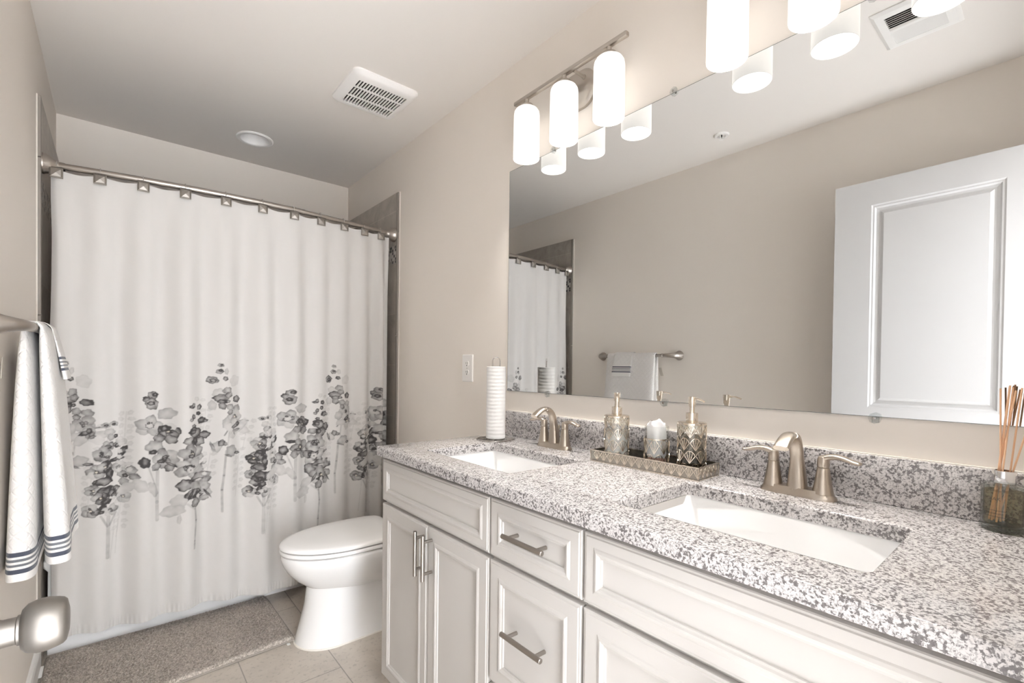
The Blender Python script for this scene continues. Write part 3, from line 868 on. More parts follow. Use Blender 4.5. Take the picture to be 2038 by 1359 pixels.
# reed diffuser
DXc, DYc = -.0560, .0455
ent = thing('diffuser_bottle', 'round clear glass reed diffuser bottle of amber oil with a silver collar', 'reed diffuser', (DXc, DYc, CZ))
R = .0300
obj('glass_bottle', MB().lathe((DXc, DYc, CZ), [(.001, 0), (R - .003, 0), (R, .003), (R, .0795), (R - .003, .0845), (.0150, .0870), (.0145, .090), (.0115, .090), (.0115, .0840), (R - .005, .0800), (R - .003, .0760), (R - .003, .0145), (R - .006, .0115), (.001, .0105)], n=48), M_thick, ent)
obj('glass_foot', MB().lathe((DXc, DYc, CZ), [(.001, .0006), (R - .0035, .0006), (R - .0012, .003), (R - .0012, .0095), (.001, .0100)], n=44), M_thick, ent)
obj('oil', MB().lathe((DXc, DYc, CZ), [(.001, .0112), (R - .0065, .0122), (R - .0036, .0152), (R - .0036, .073), (.001, .073)], n=44), M_oil, ent)
obj('collar', MB().lathe((DXc, DYc, CZ), [(.0160, .0870), (.0165, .0878), (.0165, .1085), (.0158, .1095), (.0120, .1095), (.0120, .0905), (.0155, .0905), (.0155, .0872)], n=40, closed=True), M_chrome, ent)
# small printed lettering on the bottle, wrapped round the glass
def wrap_text(body, size, zc, parent):
    cu = bpy.data.curves.new('lettering', 'FONT'); cu.body = body; cu.size = size; cu.align_x = 'CENTER'
    tmp = bpy.data.objects.new('tmp', cu); COL.objects.link(tmp)
    dg = bpy.context.evaluated_depsgraph_get()
    me = bpy.data.meshes.new_from_object(tmp.evaluated_get(dg))
    mb = MB()
    a0 = math.atan2(CAMP[1] - DYc, CAMP[0] - DXc) - .42
    vv = []
    for v in me.vertices:
        a = a0 + v.co.x / R
        vv.append((DXc + (R + .0003) * math.cos(a), DYc + (R + .0003) * math.sin(a), zc + v.co.y))
    mb.add(vv, [tuple(p.vertices) for p in me.polygons])
    bpy.data.objects.remove(tmp); bpy.data.meshes.remove(me)
    return mb
mb = wrap_text('OAK', .0085, CZ + .058, ent)
for q in ():
    pass
a0 = math.atan2(CAMP[1] - DYc, CAMP[0] - DXc) - .42
for zc, hw in ((.040, .016), (.0345, .013), (.029, .016)):
    n = 14
    lp = [[(DXc + (R + .0003) * math.cos(a0 + (-1 + 2 * k / n) * hw / R), DYc + (R + .0003) * math.sin(a0 + (-1 + 2 * k / n) * hw / R), CZ + zc + dz) for k in range(n + 1)] for dz in (-.00035, .00035)]
    vv = lp[0] + lp[1]
    mb.add(vv, [(k, k + 1, n + 2 + k, n + 1 + k) for k in range(n)])
obj('lettering', mb, M_print, ent, smooth=False)
reeds = [(.003, -.004, .0075, .001, .158, 'reed stick farthest left in the diffuser, nearly upright'),
         (.0175, -.006, -.0005, .004, .162, 'reed stick second from the left in the diffuser bottle'),
         (.013, .008, -.005, -.006, .164, 'reed stick third from the left in the diffuser bottle'),
         (.0075, -.0145, -.008, .006, .161, 'reed stick in the middle of the diffuser bunch'),
         (.0185, .003, -.012, -.001, .155, 'reed stick leaning slightly right behind the middle of the bunch'),
         (-.003, .010, -.0225, .006, .160, 'reed stick leaning right, second from the right in the diffuser'),
         (.006, .001, -.040, -.004, .140, 'reed stick leaning farthest right out of the diffuser')]
for by, bx, ty, tx, L, lab in reeds:
    A = Vector((DXc + bx, DYc + by, CZ + .0165)); B = Vector((DXc + tx, DYc + ty, CZ + .100 + L))
    # pass through the neck
    q = (.098 - .0165) / (.100 + L - .0165)
    mid = A.lerp(B, q); off = Vector((mid.x - DXc, mid.y - DYc, 0))
    if off.length > .0085:
        dlt = off * (1 - .0085 / off.length); A -= dlt; B -= dlt
    tag(obj('reed_stick', MB().sweep([A, B], .0014, upv=(1, 0, 0), n=8), M_reed, base=A[:]), lab, 'reed', 'reeds in the diffuser')

# ------------------------------------------------------------------ toilet
TYC = 2.087
ent = thing('toilet', 'white elongated toilet with closed lid in front of the shower curtain', 'toilet', (-.38, TYC, 0))
def egg(xf, xb, hw, wb, z, n=56, xm=None):
    """outline: round nose at xf (toward the room), blunt back at xb"""
    xm = xb + (xf - xb) * .44 if xm is None else xm
    out = []
    for k in range(n):
        t = 2 * PI * k / n
        c, s = math.cos(t), math.sin(t)
        if c >= 0:
            x = xm + (xf - xm) * c; y = hw * s
        else:
            q = -c
            x = xm + (xb - xm) * min(1, q ** .40 if q > 0 else 0)
            y = s / max(abs(s), 1e-6) * (hw + (wb - hw) * q ** 1.6) * min(1, abs(s) ** .16)
        out.append((x, TYC + y, z))
    return out
bowl = [egg(-.590, -.27, .085, .08, .200), egg(-.630, -.255, .108, .10, .222), egg(-.668, -.248, .130, .115, .248), egg(-.704, -.242, .150, .13, .280), egg(-.733, -.239, .166, .145, .315), egg(-.751, -.237, .178, .160, .350), egg(-.759, -.236, .184, .168, .380), egg(-.757, -.238, .181, .166, .391), egg(-.745, -.245, .170, .158, .394)]
obj('bowl', MB().loft(bowl), M_porc, ent, sharp=60)
def ped(xf, xb, hw, z, n=48):
    out = []
    for k in range(n):
        t = 2 * PI * k / n
        c, s = math.cos(t), math.sin(t)
        xm = xf + .15
        x = xm + (xf - xm) * c if c > 0 else xm + (xb - xm) * min(1, (-c) ** .45)
        y = hw * (s if c > 0 else math.copysign(abs(s) ** .5, s))
        out.append((x, TYC + y, z))
    return out
pd = [ped(-.700, -.06, .128, 0), ped(-.700, -.06, .128, .006), ped(-.694, -.06, .124, .03), ped(-.676, -.06, .116, .10), ped(-.660, -.06, .110, .17), ped(-.652, -.06, .108, .24), ped(-.640, -.05, .108, .28), ped(-.60, -.03, .12, .33), ped(-.56, -.02, .14, .375), ped(-.52, -.02, .15, .385)]
obj('pedestal', MB().loft(pd), M_porc, ent, sharp=60)
obj('caulk_line', MB().loft([ped(-.7045, -.058, .1325, .0003), ped(-.7030, -.058, .131, .005)]), M_caulk, ent)
st = [egg(-.735, -.280, .160, .145, .3980), egg(-.757, -.268, .181, .163, .3985), egg(-.762, -.266, .186, .167, .401), egg(-.763, -.266, .187, .168, .410), egg(-.760, -.268, .184, .166, .4145), egg(-.735, -.280, .160, .145, .4150)]
obj('seat', MB().loft(st), M_seat, ent, sharp=50)
ld = [egg(-.735, -.280, .160, .145, .4190), egg(-.756, -.262, .181, .163, .4195), egg(-.763, -.260, .187, .168, .4215), egg(-.763, -.260, .187, .168, .4290), egg(-.757, -.264, .181, .164, .4345), egg(-.735, -.275, .166, .152, .4380), egg(-.66, -.33, .11, .10, .4400)]
obj('lid', MB().loft(ld), M_seat, ent, sharp=50)
for s in (-1, 1):
    obj('hinge', MB().bbox(-.262, -.232, TYC + s * .075 - .022, TYC + s * .075 + .022, .394, .428, .006), M_seat, ent)
tk = [[(x, y, z) for x, y in rr(-.1075, TYC, a, b, .03, 5)] for z, a, b in ((.386, .085, .185), (.40, .090, .195), (.70, .094, .205), (.722, .094, .206))]
obj('tank', MB().loft(tk), M_porc, ent)
tl = [[(x, y, z) for x, y in rr(-.1075, TYC, a, b, .032, 5)] for z, a, b in ((.7225, .098, .211), (.735, .100, .214), (.750, .098, .212), (.756, .090, .204))]
obj('tank_lid', MB().loft(tl), M_porc, ent)
mb = MB().lathe((-.2015, TYC - .14, .66), [(.012, -.002), (.012, .008), (.006, .012)], (-1, 0, 0), 16).sweep([(-.211, TYC - .14, .66), (-.213, TYC - .10, .655), (-.212, TYC - .075, .652)], .005, n=10)
obj('flush_lever', mb, M_chrome, ent)

# ------------------------------------------------------------------ tub
ent = thing('bathtub', 'white alcove bathtub behind the shower curtain', 'bathtub', (XL / 2, 2.98, 0))
BX0, BX1, BY0, BY1 = XL + TT + .001, -TT - .001, 2.624, YB - TT - .001
cx, cy, hx, hy = (BX0 + BX1) / 2, (BY0 + BY1) / 2, (BX1 - BX0) / 2, (BY1 - BY0) / 2
L = lambda i, z, r: [(x, y, z) for x, y in rr(cx, cy, hx - i, hy - i, r, 6)]
loops = [L(.010, 0, .004), L(.010, .05, .004), L(.012, .34, .004), L(0, .36, .006), L(0, .385, .008), L(.006, .392, .012), L(.070, .392, .10), L(.085, .384, .11), L(.11, .20, .13), L(.15, .10, .15), L(.20, .085, .15)]
obj('tub_shell', MB().loft(loops, False, True), M_porc, ent, sharp=40)

# shower head, seen above the rod
ent = thing('shower', 'nickel shower arm and head on the right tile wall behind the rod', 'shower head', (-TT, 3.02, 2.095))
obj('flange', MB().lathe((-TT, 3.02, 2.095), [(.028, 0), (.028, .003), (.020, .009), (.011, .013)], (-1, 0, 0), 28), M_nickel_b, ent)
path = smooth_path([(-TT - .005, 3.02, 2.095), (-.06, 3.02, 2.099), (-.10, 3.02, 2.090), (-.135, 3.02, 2.060)], 6)
obj('arm', MB().sweep(path, .0095, upv=(0, 1, 0), n=14), M_nickel_b, ent)
dd = Vector((-.7, 0, -.714))
obj('spray_head', MB().lathe((-.135, 3.02, 2.060), [(.010, -.004), (.012, .010), (.014, .02), (.034, .05), (.036, .058), (.032, .061), (.001, .061)], dd, 28), M_nickel_b, ent)

# ------------------------------------------------------------------ rod, hooks, curtain
RZ = 1.977
def rod_y(x):
    t = np.clip((np.asarray(x, float) - XL) / (-XL), 0, 1)
    return 2.609 - .092 * np.sin(PI * t) ** .85
ent = thing('shower_curtain_rod', 'bowed brushed nickel shower curtain rod across the tub', 'curtain rod', (XL / 2, 2.56, RZ))
def rod_tube(xa, xb, r, n=26):
    pts = [(x, float(rod_y(x)), RZ) for x in np.linspace(xa, xb, n)]
    return MB().sweep(pts, r, n=16)
xj = -.552
obj('rod_tube', rod_tube(XL + TT + .03, xj, .0128), M_nickel_b, ent)
obj('rod_tube', rod_tube(xj, -TT - .03, .0112), M_nickel_b, ent)
obj('joint_collar', rod_tube(xj - .006, xj + .006, .0136, 4), M_nickel_b, ent)
for x, s in ((XL + TT, 1), (-TT, -1)):
    yy = float(rod_y(x + s * .03))
    obj('flange', MB().lathe((x, yy, RZ), [(.041, 0), (.041, .006), (.038, .010), (.0365, .016), (.031, .028), (.022, .038), (.017, .046), (.0165, .066), (.0145, .067), (.0145, .05)], (s, 0, 0), 36), M_nickel_b, ent)
hook_x = [-1.470, -1.338, -1.199, -1.052, -.898, -.745, -.601, -.466, -.339, -.218, -.112]
words = ['first', 'second', 'third', 'fourth', 'fifth', 'sixth', 'seventh', 'eighth', 'ninth', 'tenth', 'eleventh']
for i, hxp in enumerate(hook_x):
    lab = '%s square nickel curtain hook from the left along the rod' % words[i]
    if i == 0: lab = 'square nickel curtain hook at the left end of the rod'
    if i == 10: lab = 'square nickel curtain hook at the right end of the rod'
    yr = float(rod_y(hxp))
    ent = thing('curtain_hook', lab, 'curtain hook', (hxp, yr - .020, 1.946), 'square curtain hooks')
    ring = [(hxp, yr + .0158 * math.cos(a), RZ + .001 + .0158 * math.sin(a)) for a in [2 * PI * k / 24 for k in range(24)]]
    obj('ring', MB().sweep(ring, .0014, upv=(1, 0, 0), n=6, closed=True), M_chrome, ent)
    tw = random.uniform(-.12, .12)
    h = .0205; zc = 1.943
    lo = lambda q, d: [(hxp + a * q, yr - .021 - d, zc + b * q) for a, b in ((-1, -1), (1, -1), (1, 1), (-1, 1))]
    mb = MB().loft([lo(h, 0), lo(h, .003), lo(h * .80, .006), lo(h * .72, .004), lo(h * .05, .0075)]).rotz(tw, (hxp, yr - .021, 0))
    sq_ = obj('square_plate', mb, M_pewter, ent, smooth=False)

# painted flower print -------------------------------------------------
NX = 700
zlow, zmid, ztop = .076, 1.25, 1.957
zs = np.concatenate([np.linspace(zlow, .33, 40, endpoint=False), np.linspace(.33, 1.23, 400, endpoint=False), np.linspace(1.23, ztop, 70)])
NZ = len(zs)
xa, xb = -1.487, -.048
xs_ = np.linspace(xa, xb, NX)
FAB = np.array([.60, .583, .565])
colr = np.tile(FAB, (NZ, NX, 1))
GX, GZ = np.meshgrid(xs_, zs)
wcn = rng.random((NZ // 6 + 3, NX // 6 + 3))
def upsmp(a):
    yi = np.linspace(0, a.shape[0] - 1.001, NZ); xi = np.linspace(0, a.shape[1] - 1.001, NX)
    y0 = yi.astype(int); x0 = xi.astype(int); fy = (yi - y0)[:, None]; fx = (xi - x0)[None]
    g = lambda i, j: a[np.ix_(y0 + i, x0 + j)]
    return g(0, 0) * (1 - fy) * (1 - fx) + g(0, 1) * (1 - fy) * fx + g(1, 0) * fy * (1 - fx) + g(1, 1) * fy * fx
WC = upsmp(wcn)
INK = np.array([.032, .028, .029])
def blob(x, z, rx, rz, tone, ang=0, wob=.12, edge=.35, soft=.10, cream=False):
    m = max(rx, rz) * 1.35
    i0, i1 = np.searchsorted(zs, [z - m, z + m]); j0, j1 = np.searchsorted(xs_, [x - m, x + m])
    if i1 <= i0 or j1 <= j0: return
    dx = GX[i0:i1, j0:j1] - x; dz = GZ[i0:i1, j0:j1] - z
    c, s = math.cos(ang), math.sin(ang)
    a = (dx * c + dz * s) / rx; b = (-dx * s + dz * c) / rz
    th = np.arctan2(b, a); p1, p2 = rng.random(2) * 6.28
    rr_ = np.hypot(a, b) * (1 + wob * .55 * np.sin(2 * th + p1) + wob * .5 * np.sin(5 * th + p2) + wob * .28 * np.sin(9 * th + p1 * 2))
    sp = max(soft, .0022 / min(rx, rz))
    mask = np.clip((1 + sp / 2 - rr_) / sp, 0, 1)
    wash = .62 + .75 * WC[i0:i1, j0:j1]
    al = tone * 1.55 * wash * (1 - .25 * np.clip(1 - rr_, 0, 1) * 2 * (edge > 0)) + edge * tone * np.clip((rr_ - .72) / .25, 0, 1)
    al = np.clip(al, 0, .95)[..., None]
    ink = np.array([.62, .54, .40]) if cream else INK
    base = FAB[None, None]
    pc = base * (1 - al) + ink * al
    k = mask[..., None]
    colr[i0:i1, j0:j1] = colr[i0:i1, j0:j1] * (1 - k) + pc * k
def line(pts, w, tone):
    pts = np.array(pts, float)
    for i in range(len(pts) - 1):
        (x0, z0), (x1, z1) = pts[i], pts[i + 1]
        m = w * 1.5
        i0, i1 = np.searchsorted(zs, [min(z0, z1) - m, max(z0, z1) + m]); j0, j1 = np.searchsorted(xs_, [min(x0, x1) - m, max(x0, x1) + m])
        if i1 <= i0 or j1 <= j0: continue
        dx, dz = x1 - x0, z1 - z0; L2 = dx * dx + dz * dz
        t = np.clip(((GX[i0:i1, j0:j1] - x0) * dx + (GZ[i0:i1, j0:j1] - z0) * dz) / L2, 0, 1)
        d = np.hypot(GX[i0:i1, j0:j1] - x0 - t * dx, GZ[i0:i1, j0:j1] - z0 - t * dz)
        k = (np.clip((w / 2 + .0012 - d) / .0024, 0, 1) * tone * (.7 + .6 * WC[i0:i1, j0:j1]))[..., None]
        k = np.clip(k, 0, 1)
        colr[i0:i1, j0:j1] = colr[i0:i1, j0:j1] * (1 - k) + INK * k
def bloom(x, z, rx, rz, tone, k):
    n = 5; a0 = rng.random() * 6
    for q in range(n):
        a = a0 + 2 * PI * q / n + rng.normal() * .15
        blob(x + rx * .48 * math.cos(a), z + rz * .48 * math.sin(a), rx * .56, rz * .54, min(.9, tone * (1 + rng.normal() * .30)), a, .10, .28)
    for q in range(3):
        blob(x + rng.normal() * rx * .15, z + rng.normal() * rz * .15, rx * .22, rz * .17, min(.92, tone + .38), rng.random() * 3, .25, .2)
    if rng.random() < .45: blob(x, z, rx * .13, rz * .12, .35, 0, .1, 0, cream=True)
FL = {
 'B': dict(k=.65e-3, ax=350, py=430, zt=.955, b=[(345,465,22,16,.35),(390,458,22,16,.35),(345,467,12,8,.85),(387,462,12,8,.85),(365,510,28,22,.22),(398,540,13,13,.8),(370,545,20,20,.3),(355,600,32,30,.35),(352,608,22,13,.82),(405,598,20,20,.5),(405,602,12,14,.85),(430,575,28,24,.22),
   (330,652,44,46,.42),(350,670,12,9,.85),(437,642,20,38,.8,-.5),(400,692,42,14,.82,.25),(352,705,16,12,.85),(300,762,42,44,.5),(340,735,36,40,.68),(418,742,40,36,.22),(362,780,20,42,.85),(478,768,24,30,.45,.5),(492,812,26,22,.5),(442,842,28,24,.4),(432,790,24,24,.5),(450,802,14,14,.88),
   (295,830,13,16,.9),(335,826,42,28,.72),(288,880,36,36,.42),(345,898,52,38,.78),(395,902,36,40,.62),(440,940,34,44,.30),(318,932,38,36,.58),(385,942,14,12,.1),(275,1008,42,40,.42),(330,1000,18,30,.85),(368,1016,42,32,.32),(345,958,26,20,.86),(320,1022,14,12,.88)],
   big=32, s=[([(318,1048),(350,1120)],12,.30),([(400,1035),(362,1115)],12,.28),([(356,1060),(352,1320)],22,.26)], g=[(430,955,1200,8),(395,1020,1335,0)]),
 'C': dict(k=.605e-3, ax=265, py=165, zt=1.067, b=[(230,190,34,30,.5),(248,182,24,14,.85),(195,215,24,22,.6),(228,248,44,38,.45),(222,243,24,16,.88),(215,405,76,66,.28),(320,322,52,42,.25),(330,452,60,58,.55),(315,430,34,22,.82),(345,510,36,30,.55),(275,500,36,34,.5),(245,560,56,46,.3),(235,595,32,15,.88),
   (310,648,76,62,.42),(292,668,32,14,.88),(338,715,26,30,.5),(255,705,28,28,.45),(185,665,34,36,.75),(212,402,20,18,.15),(205,384,10,8,.8),(350,695,42,8,.8,-.5)],
   big=55, s=[([(266,735),(262,960),(264,1090)],26,.24),([(205,700),(245,825)],10,.26)], lf=[(162,825,40,52,.22,.5),(92,840,58,30,.22,.6),(236,862,26,60,.24,.45)], g=[(95,300,800,9),(60,830,1290,0)]),
 'D': dict(k=.60e-3, ax=530, py=170, zt=1.040, b=[(497,237,22,12,.72),(508,225,12,14,.5),(553,242,18,20,.7),(545,289,17,16,.8),(509,312,13,18,.62),(495,335,14,12,.5),(570,343,30,24,.78),(600,348,15,12,.65),(512,383,16,13,.6),(533,180,18,16,.12),(580,190,18,12,.12),
   (523,430,48,36,.62),(505,425,24,18,.8),(588,456,36,32,.66),(478,490,34,26,.5),(545,500,44,38,.58),(520,492,20,26,.85),(500,592,82,62,.36),(495,605,20,16,.9),(490,700,90,64,.34),(480,680,26,12,.8),(488,708,22,22,.14),(488,708,5,5,.9),(585,672,22,10,.5,.4),(455,815,46,44,.55),(560,785,78,50,.50),(535,790,46,12,.85),(548,792,26,8,.08),
   (548,880,88,64,.42),(540,912,38,16,.88),(545,914,14,14,.06),(525,962,30,32,.5),(588,940,30,22,.4),(490,895,10,40,.8,-.5),(610,905,8,38,.8,.6)],
   big=55, s=[([(522,990),(530,1100),(520,1260),(518,1320)],13,.36),([(470,960),(520,1010)],16,.2)], lf=[(425,930,56,42,.22,.5),(388,1005,68,44,.24,.4),(424,1070,12,34,.24,0)], g=[(600,260,520,7)]),
 'A': dict(k=.668e-3, ax=190, py=80, zt=1.196, b=[(160,92,15,13,.4),(163,90,7,6,.75),(155,135,20,16,.45),(158,130,10,8,.8),(190,135,12,20,.2),(185,185,15,14,.7),(117,195,30,26,.5),(122,198,16,14,.75),(245,200,36,36,.10),(148,285,30,30,.18),(195,268,25,24,.42),(165,318,42,26,.55),(170,345,26,16,.72),(205,300,22,20,.5),(260,330,28,22,.66),(262,398,24,28,.4),(118,370,24,30,.18),(170,375,22,22,.5),(215,385,24,22,.4),(200,345,14,10,.8),
   (245,455,48,52,.28),(190,492,22,36,.25),(215,420,18,18,.5),(265,540,84,46,.14),(255,518,30,14,.7,.4),(270,505,12,16,.72),(140,660,26,34,.22),(165,632,18,22,.58),(185,640,12,12,.5),(225,692,38,36,.28),(265,712,20,10,.6),(120,655,8,32,.5,.4),(205,725,24,6,.55,-.4)],
   big=40, s=[([(190,690),(178,860),(168,960),(170,1115)],13,.34),([(208,560),(200,650)],10,.25),([(180,580),(205,535),(250,498),(310,485),(342,490)],9,.6)], g=[(285,690,1020,8),(110,700,900,8),(340,480,700,8)]),
}
def flower(kind, xc, dz=0.0):
    F = FL[kind]; k = F['k']
    X = lambda px: xc + (px - F['ax']) * k
    Z = lambda py: F['zt'] + dz - (py - F['py']) * k
    for gx_, g0, g1, r in F.get('g', []):
        line([(X(gx_), Z(g0)), (X(gx_ - 12), Z((g0 + g1) / 2)), (X(gx_ - 30), Z(g1))], .0035, .13)
        if r:
            yy = g0
            while yy < g1 - 60:
                for s in (-1, 1): blob(X(gx_ - 15 * (yy - g0) / (g1 - g0) + s * (18 + 12 * rng.random())), Z(yy + rng.random() * 15), .0105, .0085, .11, rng.random(), .2, .1, .4)
                yy += 44
    for l in F.get('lf', []): blob(X(l[0]), Z(l[1]), l[2] * k, l[3] * k, l[4] * .72, l[5], .14, .15)
    for pts, w, tn in F['s']: line([(X(a), Z(b)) for a, b in pts], w * k, tn)
    for b in F['b']:
        px, py, rx, ry, tn = b[:5]; an = b[5] if len(b) > 5 else 0
        if min(rx, ry) >= F['big'] * .93 and tn < .75: bloom(X(px), Z(py), rx * k * 1.08, ry * k * 1.06, tn * .95, k)
        else: blob(X(px), Z(py), rx * k * 1.03, ry * k * 1.03, tn * .95, an, .15)
def at(xq, y=2.57):     # centre seen against y, moved to the curtain's own depth
    yr = float(rod_y(xq))
    return CAMP[0] + (xq - CAMP[0]) * (yr - CAMP[1]) / (y - CAMP[1])
for kd, xq in (('A', -1.421), ('B', -1.318), ('C', -1.145), ('D', -1.004), ('A', -.888), ('B', -.731), ('C', -.580), ('D', -.452), ('A', -.350), ('B', -.203), ('C', -.108)):
    flower(kd, at(xq))
colr = colr * (1 - .02 * (WC[..., None] - .5))

# curtain cloth
U = (GX - xa) / (xb - xa)
ztn = np.clip((ztop - GZ) / (ztop - zlow), 0, 1)
ph = np.interp(GX, [-1.487] + hook_x + [-.048], [-.3] + list(range(len(hook_x))) + [10.7])
edge_amp = 1 + 1.2 * np.clip((GX + .17) / .12, 0, 1)
fold = (.0045 + .0085 * np.clip(ztn * 6, 0, 1)) * np.cos(2 * PI * ph) * -1 * edge_amp
fold += .010 * np.clip(ztn * 3, 0, 1) * np.sin(2 * PI * (GX * 2.3 + .15) + .8 * ztn) + .0065 * np.clip(ztn * 4, 0, 1) * np.sin(2 * PI * (GX * 6.1) + 1.7 - 1.2 * ztn)
rid = np.clip((GX + .155) / .03, 0, 1) * np.clip((-.105 - GX) / .02 + 1, 0, 1)
fold += -.012 * rid * np.clip(ztn * 4, 0, 1)
fold += .0014 * np.sin(GX * 420 + 3 * np.sin(GX * 30)) * np.clip((.045 - (GZ - zlow)) / .03, 0, 1) * np.clip((GZ - zlow) / .006, .3, 1)
YC = np.minimum(rod_y(GX) - .004 + fold, 2.6215)
scal = .0028 * (1 - np.cos(2 * PI * ph)) * np.clip(1 - ztn * 8, 0, 1)
hem = .012 * np.sin(GX * 5.2 + .6) + .006 * np.sin(GX * 13 + 2)
ZC = GZ - scal + (hem * np.clip(1 - (GZ - zlow) / .5, 0, 1))
XC = GX + .004 * np.sin(2 * PI * ph + 1.1) * np.clip(ztn * 5, 0, 1) + .010 * np.clip(1 - U * 8, 0, 1) * np.sin(ztn * 9) * np.clip(ztn * 8, 0, 1) * .5
base = (XL / 2, 2.55, ztop)
V = np.stack([XC - base[0], YC - base[1], ZC - base[2]], -1).reshape(-1, 3)
idx = np.arange(NZ * NX).reshape(NZ, NX)
Fq = np.stack([idx[:-1, :-1], idx[:-1, 1:], idx[1:, 1:], idx[1:, :-1]], -1).reshape(-1, 4)
me = bpy.data.meshes.new('shower_curtain')
me.vertices.add(len(V)); me.vertices.foreach_set('co', V.astype(np.float32).ravel())
me.loops.add(Fq.size); me.loops.foreach_set('vertex_index', Fq.ravel().astype(np.int32))
me.polygons.add(len(Fq)); me.polygons.foreach_set('loop_start', np.arange(0, Fq.size, 4, dtype=np.int32))
me.polygons.foreach_set('use_smooth', np.ones(len(Fq), bool))
me.update(calc_edges=True)
ca = me.color_attributes.new('print', 'FLOAT_COLOR', 'POINT')
ca.data.foreach_set('color', np.concatenate([colr.reshape(-1, 3), np.ones((NZ * NX, 1))], 1).astype(np.float32).ravel())
me.materials.append(M_curtain)
o = bpy.data.objects.new('shower_curtain', me); COL.objects.link(o); o.location = base
tag(o, 'white shower curtain printed with grey watercolour flower spikes', 'shower curtain')

# plain liner inside the tub
mb = MB(); nx, nz = 120, 14
grid = []
for j in range(nz):
    t = j / (nz - 1); z = 1.950 - 1.75 * t
    for i in range(nx):
        x = -1.478 + i / (nx - 1) * 1.440
        bow = float(rod_y(x))
        y = bow + .022 + (2.735 - bow - .022) * min(1, t / .80) + .008 * math.sin(x * 38) * min(1, t * 4 + .2)
        grid.append((x, y, z))
mb.add(grid, [(j * nx + i, j * nx + i + 1, (j + 1) * nx + i + 1, (j + 1) * nx + i) for j in range(nz - 1) for i in range(nx - 1)])
tag(obj('shower_liner', mb, M_liner, base=(XL / 2, 2.64, 1.95)), 'plain translucent shower liner hanging behind the printed curtain', 'shower liner')

# ------------------------------------------------------------------ towel bar and towels
BZ, BX = 1.284, -1.458
PYN, PYF = 1.618, 2.240
ent = thing('towel_bar', 'brushed nickel towel bar with flared posts on the left wall', 'towel bar', (XL, (PYN + PYF) / 2, BZ))
obj('bar', MB().sweep([(BX, PYN + .05, BZ), (BX, PYF - .05, BZ)], .0092, n=20), M_nickel_b, ent)
for yp, s in ((PYN, 1), (PYF, -1)):
    pts = [(XL, yp, BZ), (XL + .004, yp, BZ), (XL + .014, yp + s * .001, BZ), (XL + .030, yp + s * .004, BZ), (XL + .047, yp + s * .013, BZ), (XL + .060, yp + s * .031, BZ), (XL + .066, yp + s * .055, BZ), (XL + .066, yp + s * .085, BZ)]
    rad = [.031, .031, .027, .021, .0165, .014, .0125, .0112]
    path = smooth_path(pts, 5)
    rr_ = list(np.interp(np.linspace(0, 7, len(path)), range(8), rad))
    post = MB().sweep(path, [(float(q), float(q)) for q in rr_], n=24)
    post.lathe((BX, yp + s * .078, BZ), [(.0112, 0), (.0132, .002), (.0132, .010), (.0115, .012)], (0, s, 0), 20)
    obj('post', post, M_nickel_b, ent)

def drape(name, mat, y0, y1, front, back, prof, label, cat, wave=0.0, rim=.010, ny=36, off=0.0):
    """cloth hung over the bar. prof(s) -> (centre x, z, half thickness) with s from the back hem (-1) to the front hem (1)"""
    ns = 96
    rows = []; uvs = []
    ss = np.linspace(-1, 1, ns)
    ctr = [prof(s) for s in ss]
    length = [0]
    for i in range(1, ns): length.append(length[-1] + math.hypot(ctr[i][0] - ctr[i - 1][0], ctr[i][1] - ctr[i - 1][1]))
    tot = length[-1]
    per = 2 * ny
    for i in range(ns):
        x, z, h = ctr[i]
        xa_, za_, _ = ctr[max(i - 1, 0)]; xb_, zb_, _ = ctr[min(i + 1, ns - 1)]
        tx, tz = xb_ - xa_, zb_ - za_; L = math.hypot(tx, tz); nx_, nz_ = -tz / L, tx / L     # normal
        loop = []; uv = []
        v = min(length[i], tot - length[i])
        drop = max(0, (BZ - z)) / .65
        for k in range(per):
            a = 2 * PI * k / per
            c, s_ = math.cos(a), math.sin(a)
            yy = (y0 + y1) / 2 + (y1 - y0) / 2 * math.copysign(abs(c) ** .30, c)
            hh = h * math.copysign(abs(s_) ** .6, s_)
            w = wave * drop * (math.sin((yy - y0) * 17 + 1) + .5 * math.sin((yy - y0) * 37 + i * .02)) * (1 if ss[i] > 0 else .4)
            yy += .002 * drop * math.sin(i * .07 + (2 if c > 0 else 0)) + (c > 0) * .012 * drop - (c < 0) * .004 * drop
            loop.append((x + nx_ * hh + w, yy, z + nz_ * hh))
            q0 = loop[-2] if k else loop[-1]
            peri = (peri + math.dist(loop[-1], q0)) if k else 0.0
            uv.append((peri, v))
        rows.append(loop); uvs.append(uv)
    mb = MB().loft(rows)
    o = obj(name, mb, mat, base=(BX, (y0 + y1) / 2, BZ), sharp=80)
    me = o.data
    ul = me.uv_layers.new(name='UVMap')
    flat = [u for r in uvs for u in r]
    for lp in me.loops: ul.data[lp.index].uv = flat[lp.vertex_index]
    tag(o, label, cat)
    return o
def bath_prof(s):
    R = .0165
    arcL = PI * R
    fr, bk = .640, .668
    Lt = fr + bk + arcL
    d = (s + 1) / 2 * Lt
    if d < bk:
        q = 1 - d / bk          # 1 at hem
        return (BX - R - .014 * q ** .8, BZ - bk * q, .0065 + .0250 * q ** .5)
    if d < bk + arcL:
        a = PI - (d - bk) / R
        return (BX + R * math.cos(a), BZ + R * math.sin(a), .0065)
    q = (d - bk - arcL) / fr
    return (BX + R + .020 * q ** .8 + .006 * q, BZ - fr * q, .0065 + .0215 * q ** .5)
bt = drape('bath_towel', M_towel, 1.745, 2.135, .64, .67, bath_prof, 'white quilted bath towel with navy striped hem hanging from the towel bar', 'towel', wave=.006)
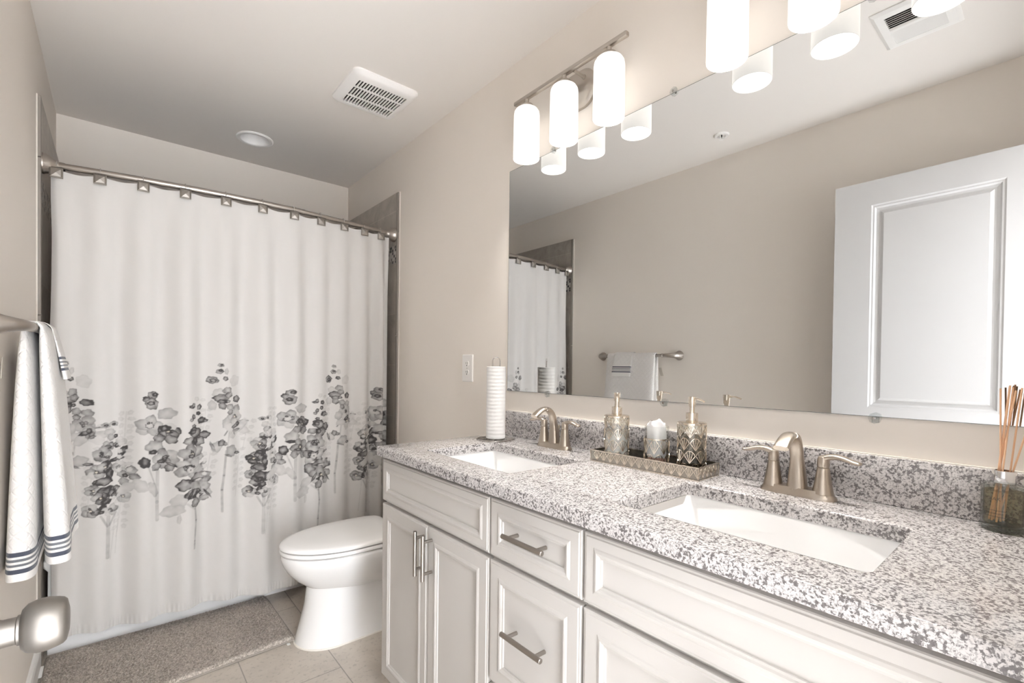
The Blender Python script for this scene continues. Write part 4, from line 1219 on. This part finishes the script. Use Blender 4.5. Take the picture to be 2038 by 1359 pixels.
tg = MB().loft([[(XL + .010, y, z), (XL + .0108, y, z), (XL + .0108, y + .022, z), (XL + .010, y + .022, z)] for y, z in ((1.725, 1.150), (1.735, 1.180), (1.742, 1.205))])
ct = obj('care_tag', tg, simple('care tag', (.62, .58, .52), .7), bt, smooth=False)
def hand_prof(s):
    R = .0255
    arcL = PI * R
    fr, bk = .142, .150
    Lt = fr + bk + arcL
    d = (s + 1) / 2 * Lt
    if d < bk:
        q = 1 - d / bk
        return (BX - R - .004 - .014 * q ** .7, BZ - bk * q, .0015)
    if d < bk + arcL:
        a = PI - (d - bk) / R
        return (BX + R * math.cos(a), BZ + R * math.sin(a), .0022)
    q = (d - bk - arcL) / fr
    return (BX + R + .0270 * q ** .9, BZ - fr * q, .0022 + .0045 * q)
drape('hand_towel', M_hand, 1.915, 2.070, .14, .15, hand_prof, 'small white washcloth with navy stripes laid over the bath towel on the bar', 'towel', wave=.002)

# ------------------------------------------------------------------ bath mat
ent = thing('bath_mat', 'taupe chenille bath mat on the floor along the tub', 'bath mat', (-1.09, 2.33, 0))
A = np.array([-.700, 2.606]); Bc = np.array([-.692, 2.122]); Cc = np.array([-1.497, 2.062]); Dc = np.array([-1.500, 2.598])   # corners
NXm, NYm = 380, 240
us = np.linspace(0, 1, NXm); vs = np.linspace(0, 1, NYm)
Ug, Vg = np.meshgrid(us, vs)
P = (A[None, None] * ((1 - Ug) * (1 - Vg))[..., None] + Dc[None, None] * (Ug * (1 - Vg))[..., None] + Bc[None, None] * ((1 - Ug) * Vg)[..., None] + Cc[None, None] * (Ug * Vg)[..., None])
rnd = rng.random((NYm, NXm))
tuft = np.sin(Ug * 2 * PI * 62 + 1.5 * np.sin(Vg * 40)) * .5 + .5
lump = np.sin(Ug * 23 + 4 * np.sin(Vg * 9)) * np.sin(Vg * 17 + 3 * np.sin(Ug * 7))
edge = np.minimum(np.minimum(Ug, 1 - Ug) * .82, np.minimum(Vg, 1 - Vg) * .48)
ed = np.clip(edge / .012, 0, 1) ** .6
Zm = .004 + ed * (.009 + .0060 * rnd + .0040 * tuft + .0015 * lump)
mb = MB()
Vm = np.stack([P[..., 0] + (rnd - .5) * .0015, P[..., 1], Zm], -1).reshape(-1, 3)
ii = np.arange(NXm * NYm).reshape(NYm, NXm)
mb.v = [tuple(p) for p in Vm.tolist()]
mb.f = [tuple(q) for q in np.stack([ii[:-1, :-1], ii[:-1, 1:], ii[1:, 1:], ii[1:, :-1]], -1).reshape(-1, 4).tolist()]
obj('pile', mb, M_mat, ent, sharp=180)
cs = [A, Bc, Cc, Dc]
path = []
for i in range(4):
    p, q = cs[i], cs[(i + 1) % 4]
    for k in range(12): path.append((*(p + (q - p) * (k + .02) / 12), .0045))
obj('binding', MB().sweep(path, (.0045), n=8, closed=True), M_matedge, ent)
for (px, py), (dx, dy) in (((-.722, 2.118), (-.012, -.014)), ((-1.503, 2.49), (-.002, .045))):
    tgm = MB()
    if dx < -.01: tgm.bbox(px - .006, px + .006, py - .022, py - .004, .0015, .0030, .0004, 1)
    else: tgm.bbox(px - .010, px + .004, py - .045, py + .045, .006, .0085, .0004, 1)
    obj('sewn_label', tgm, M_paper, ent, smooth=False)
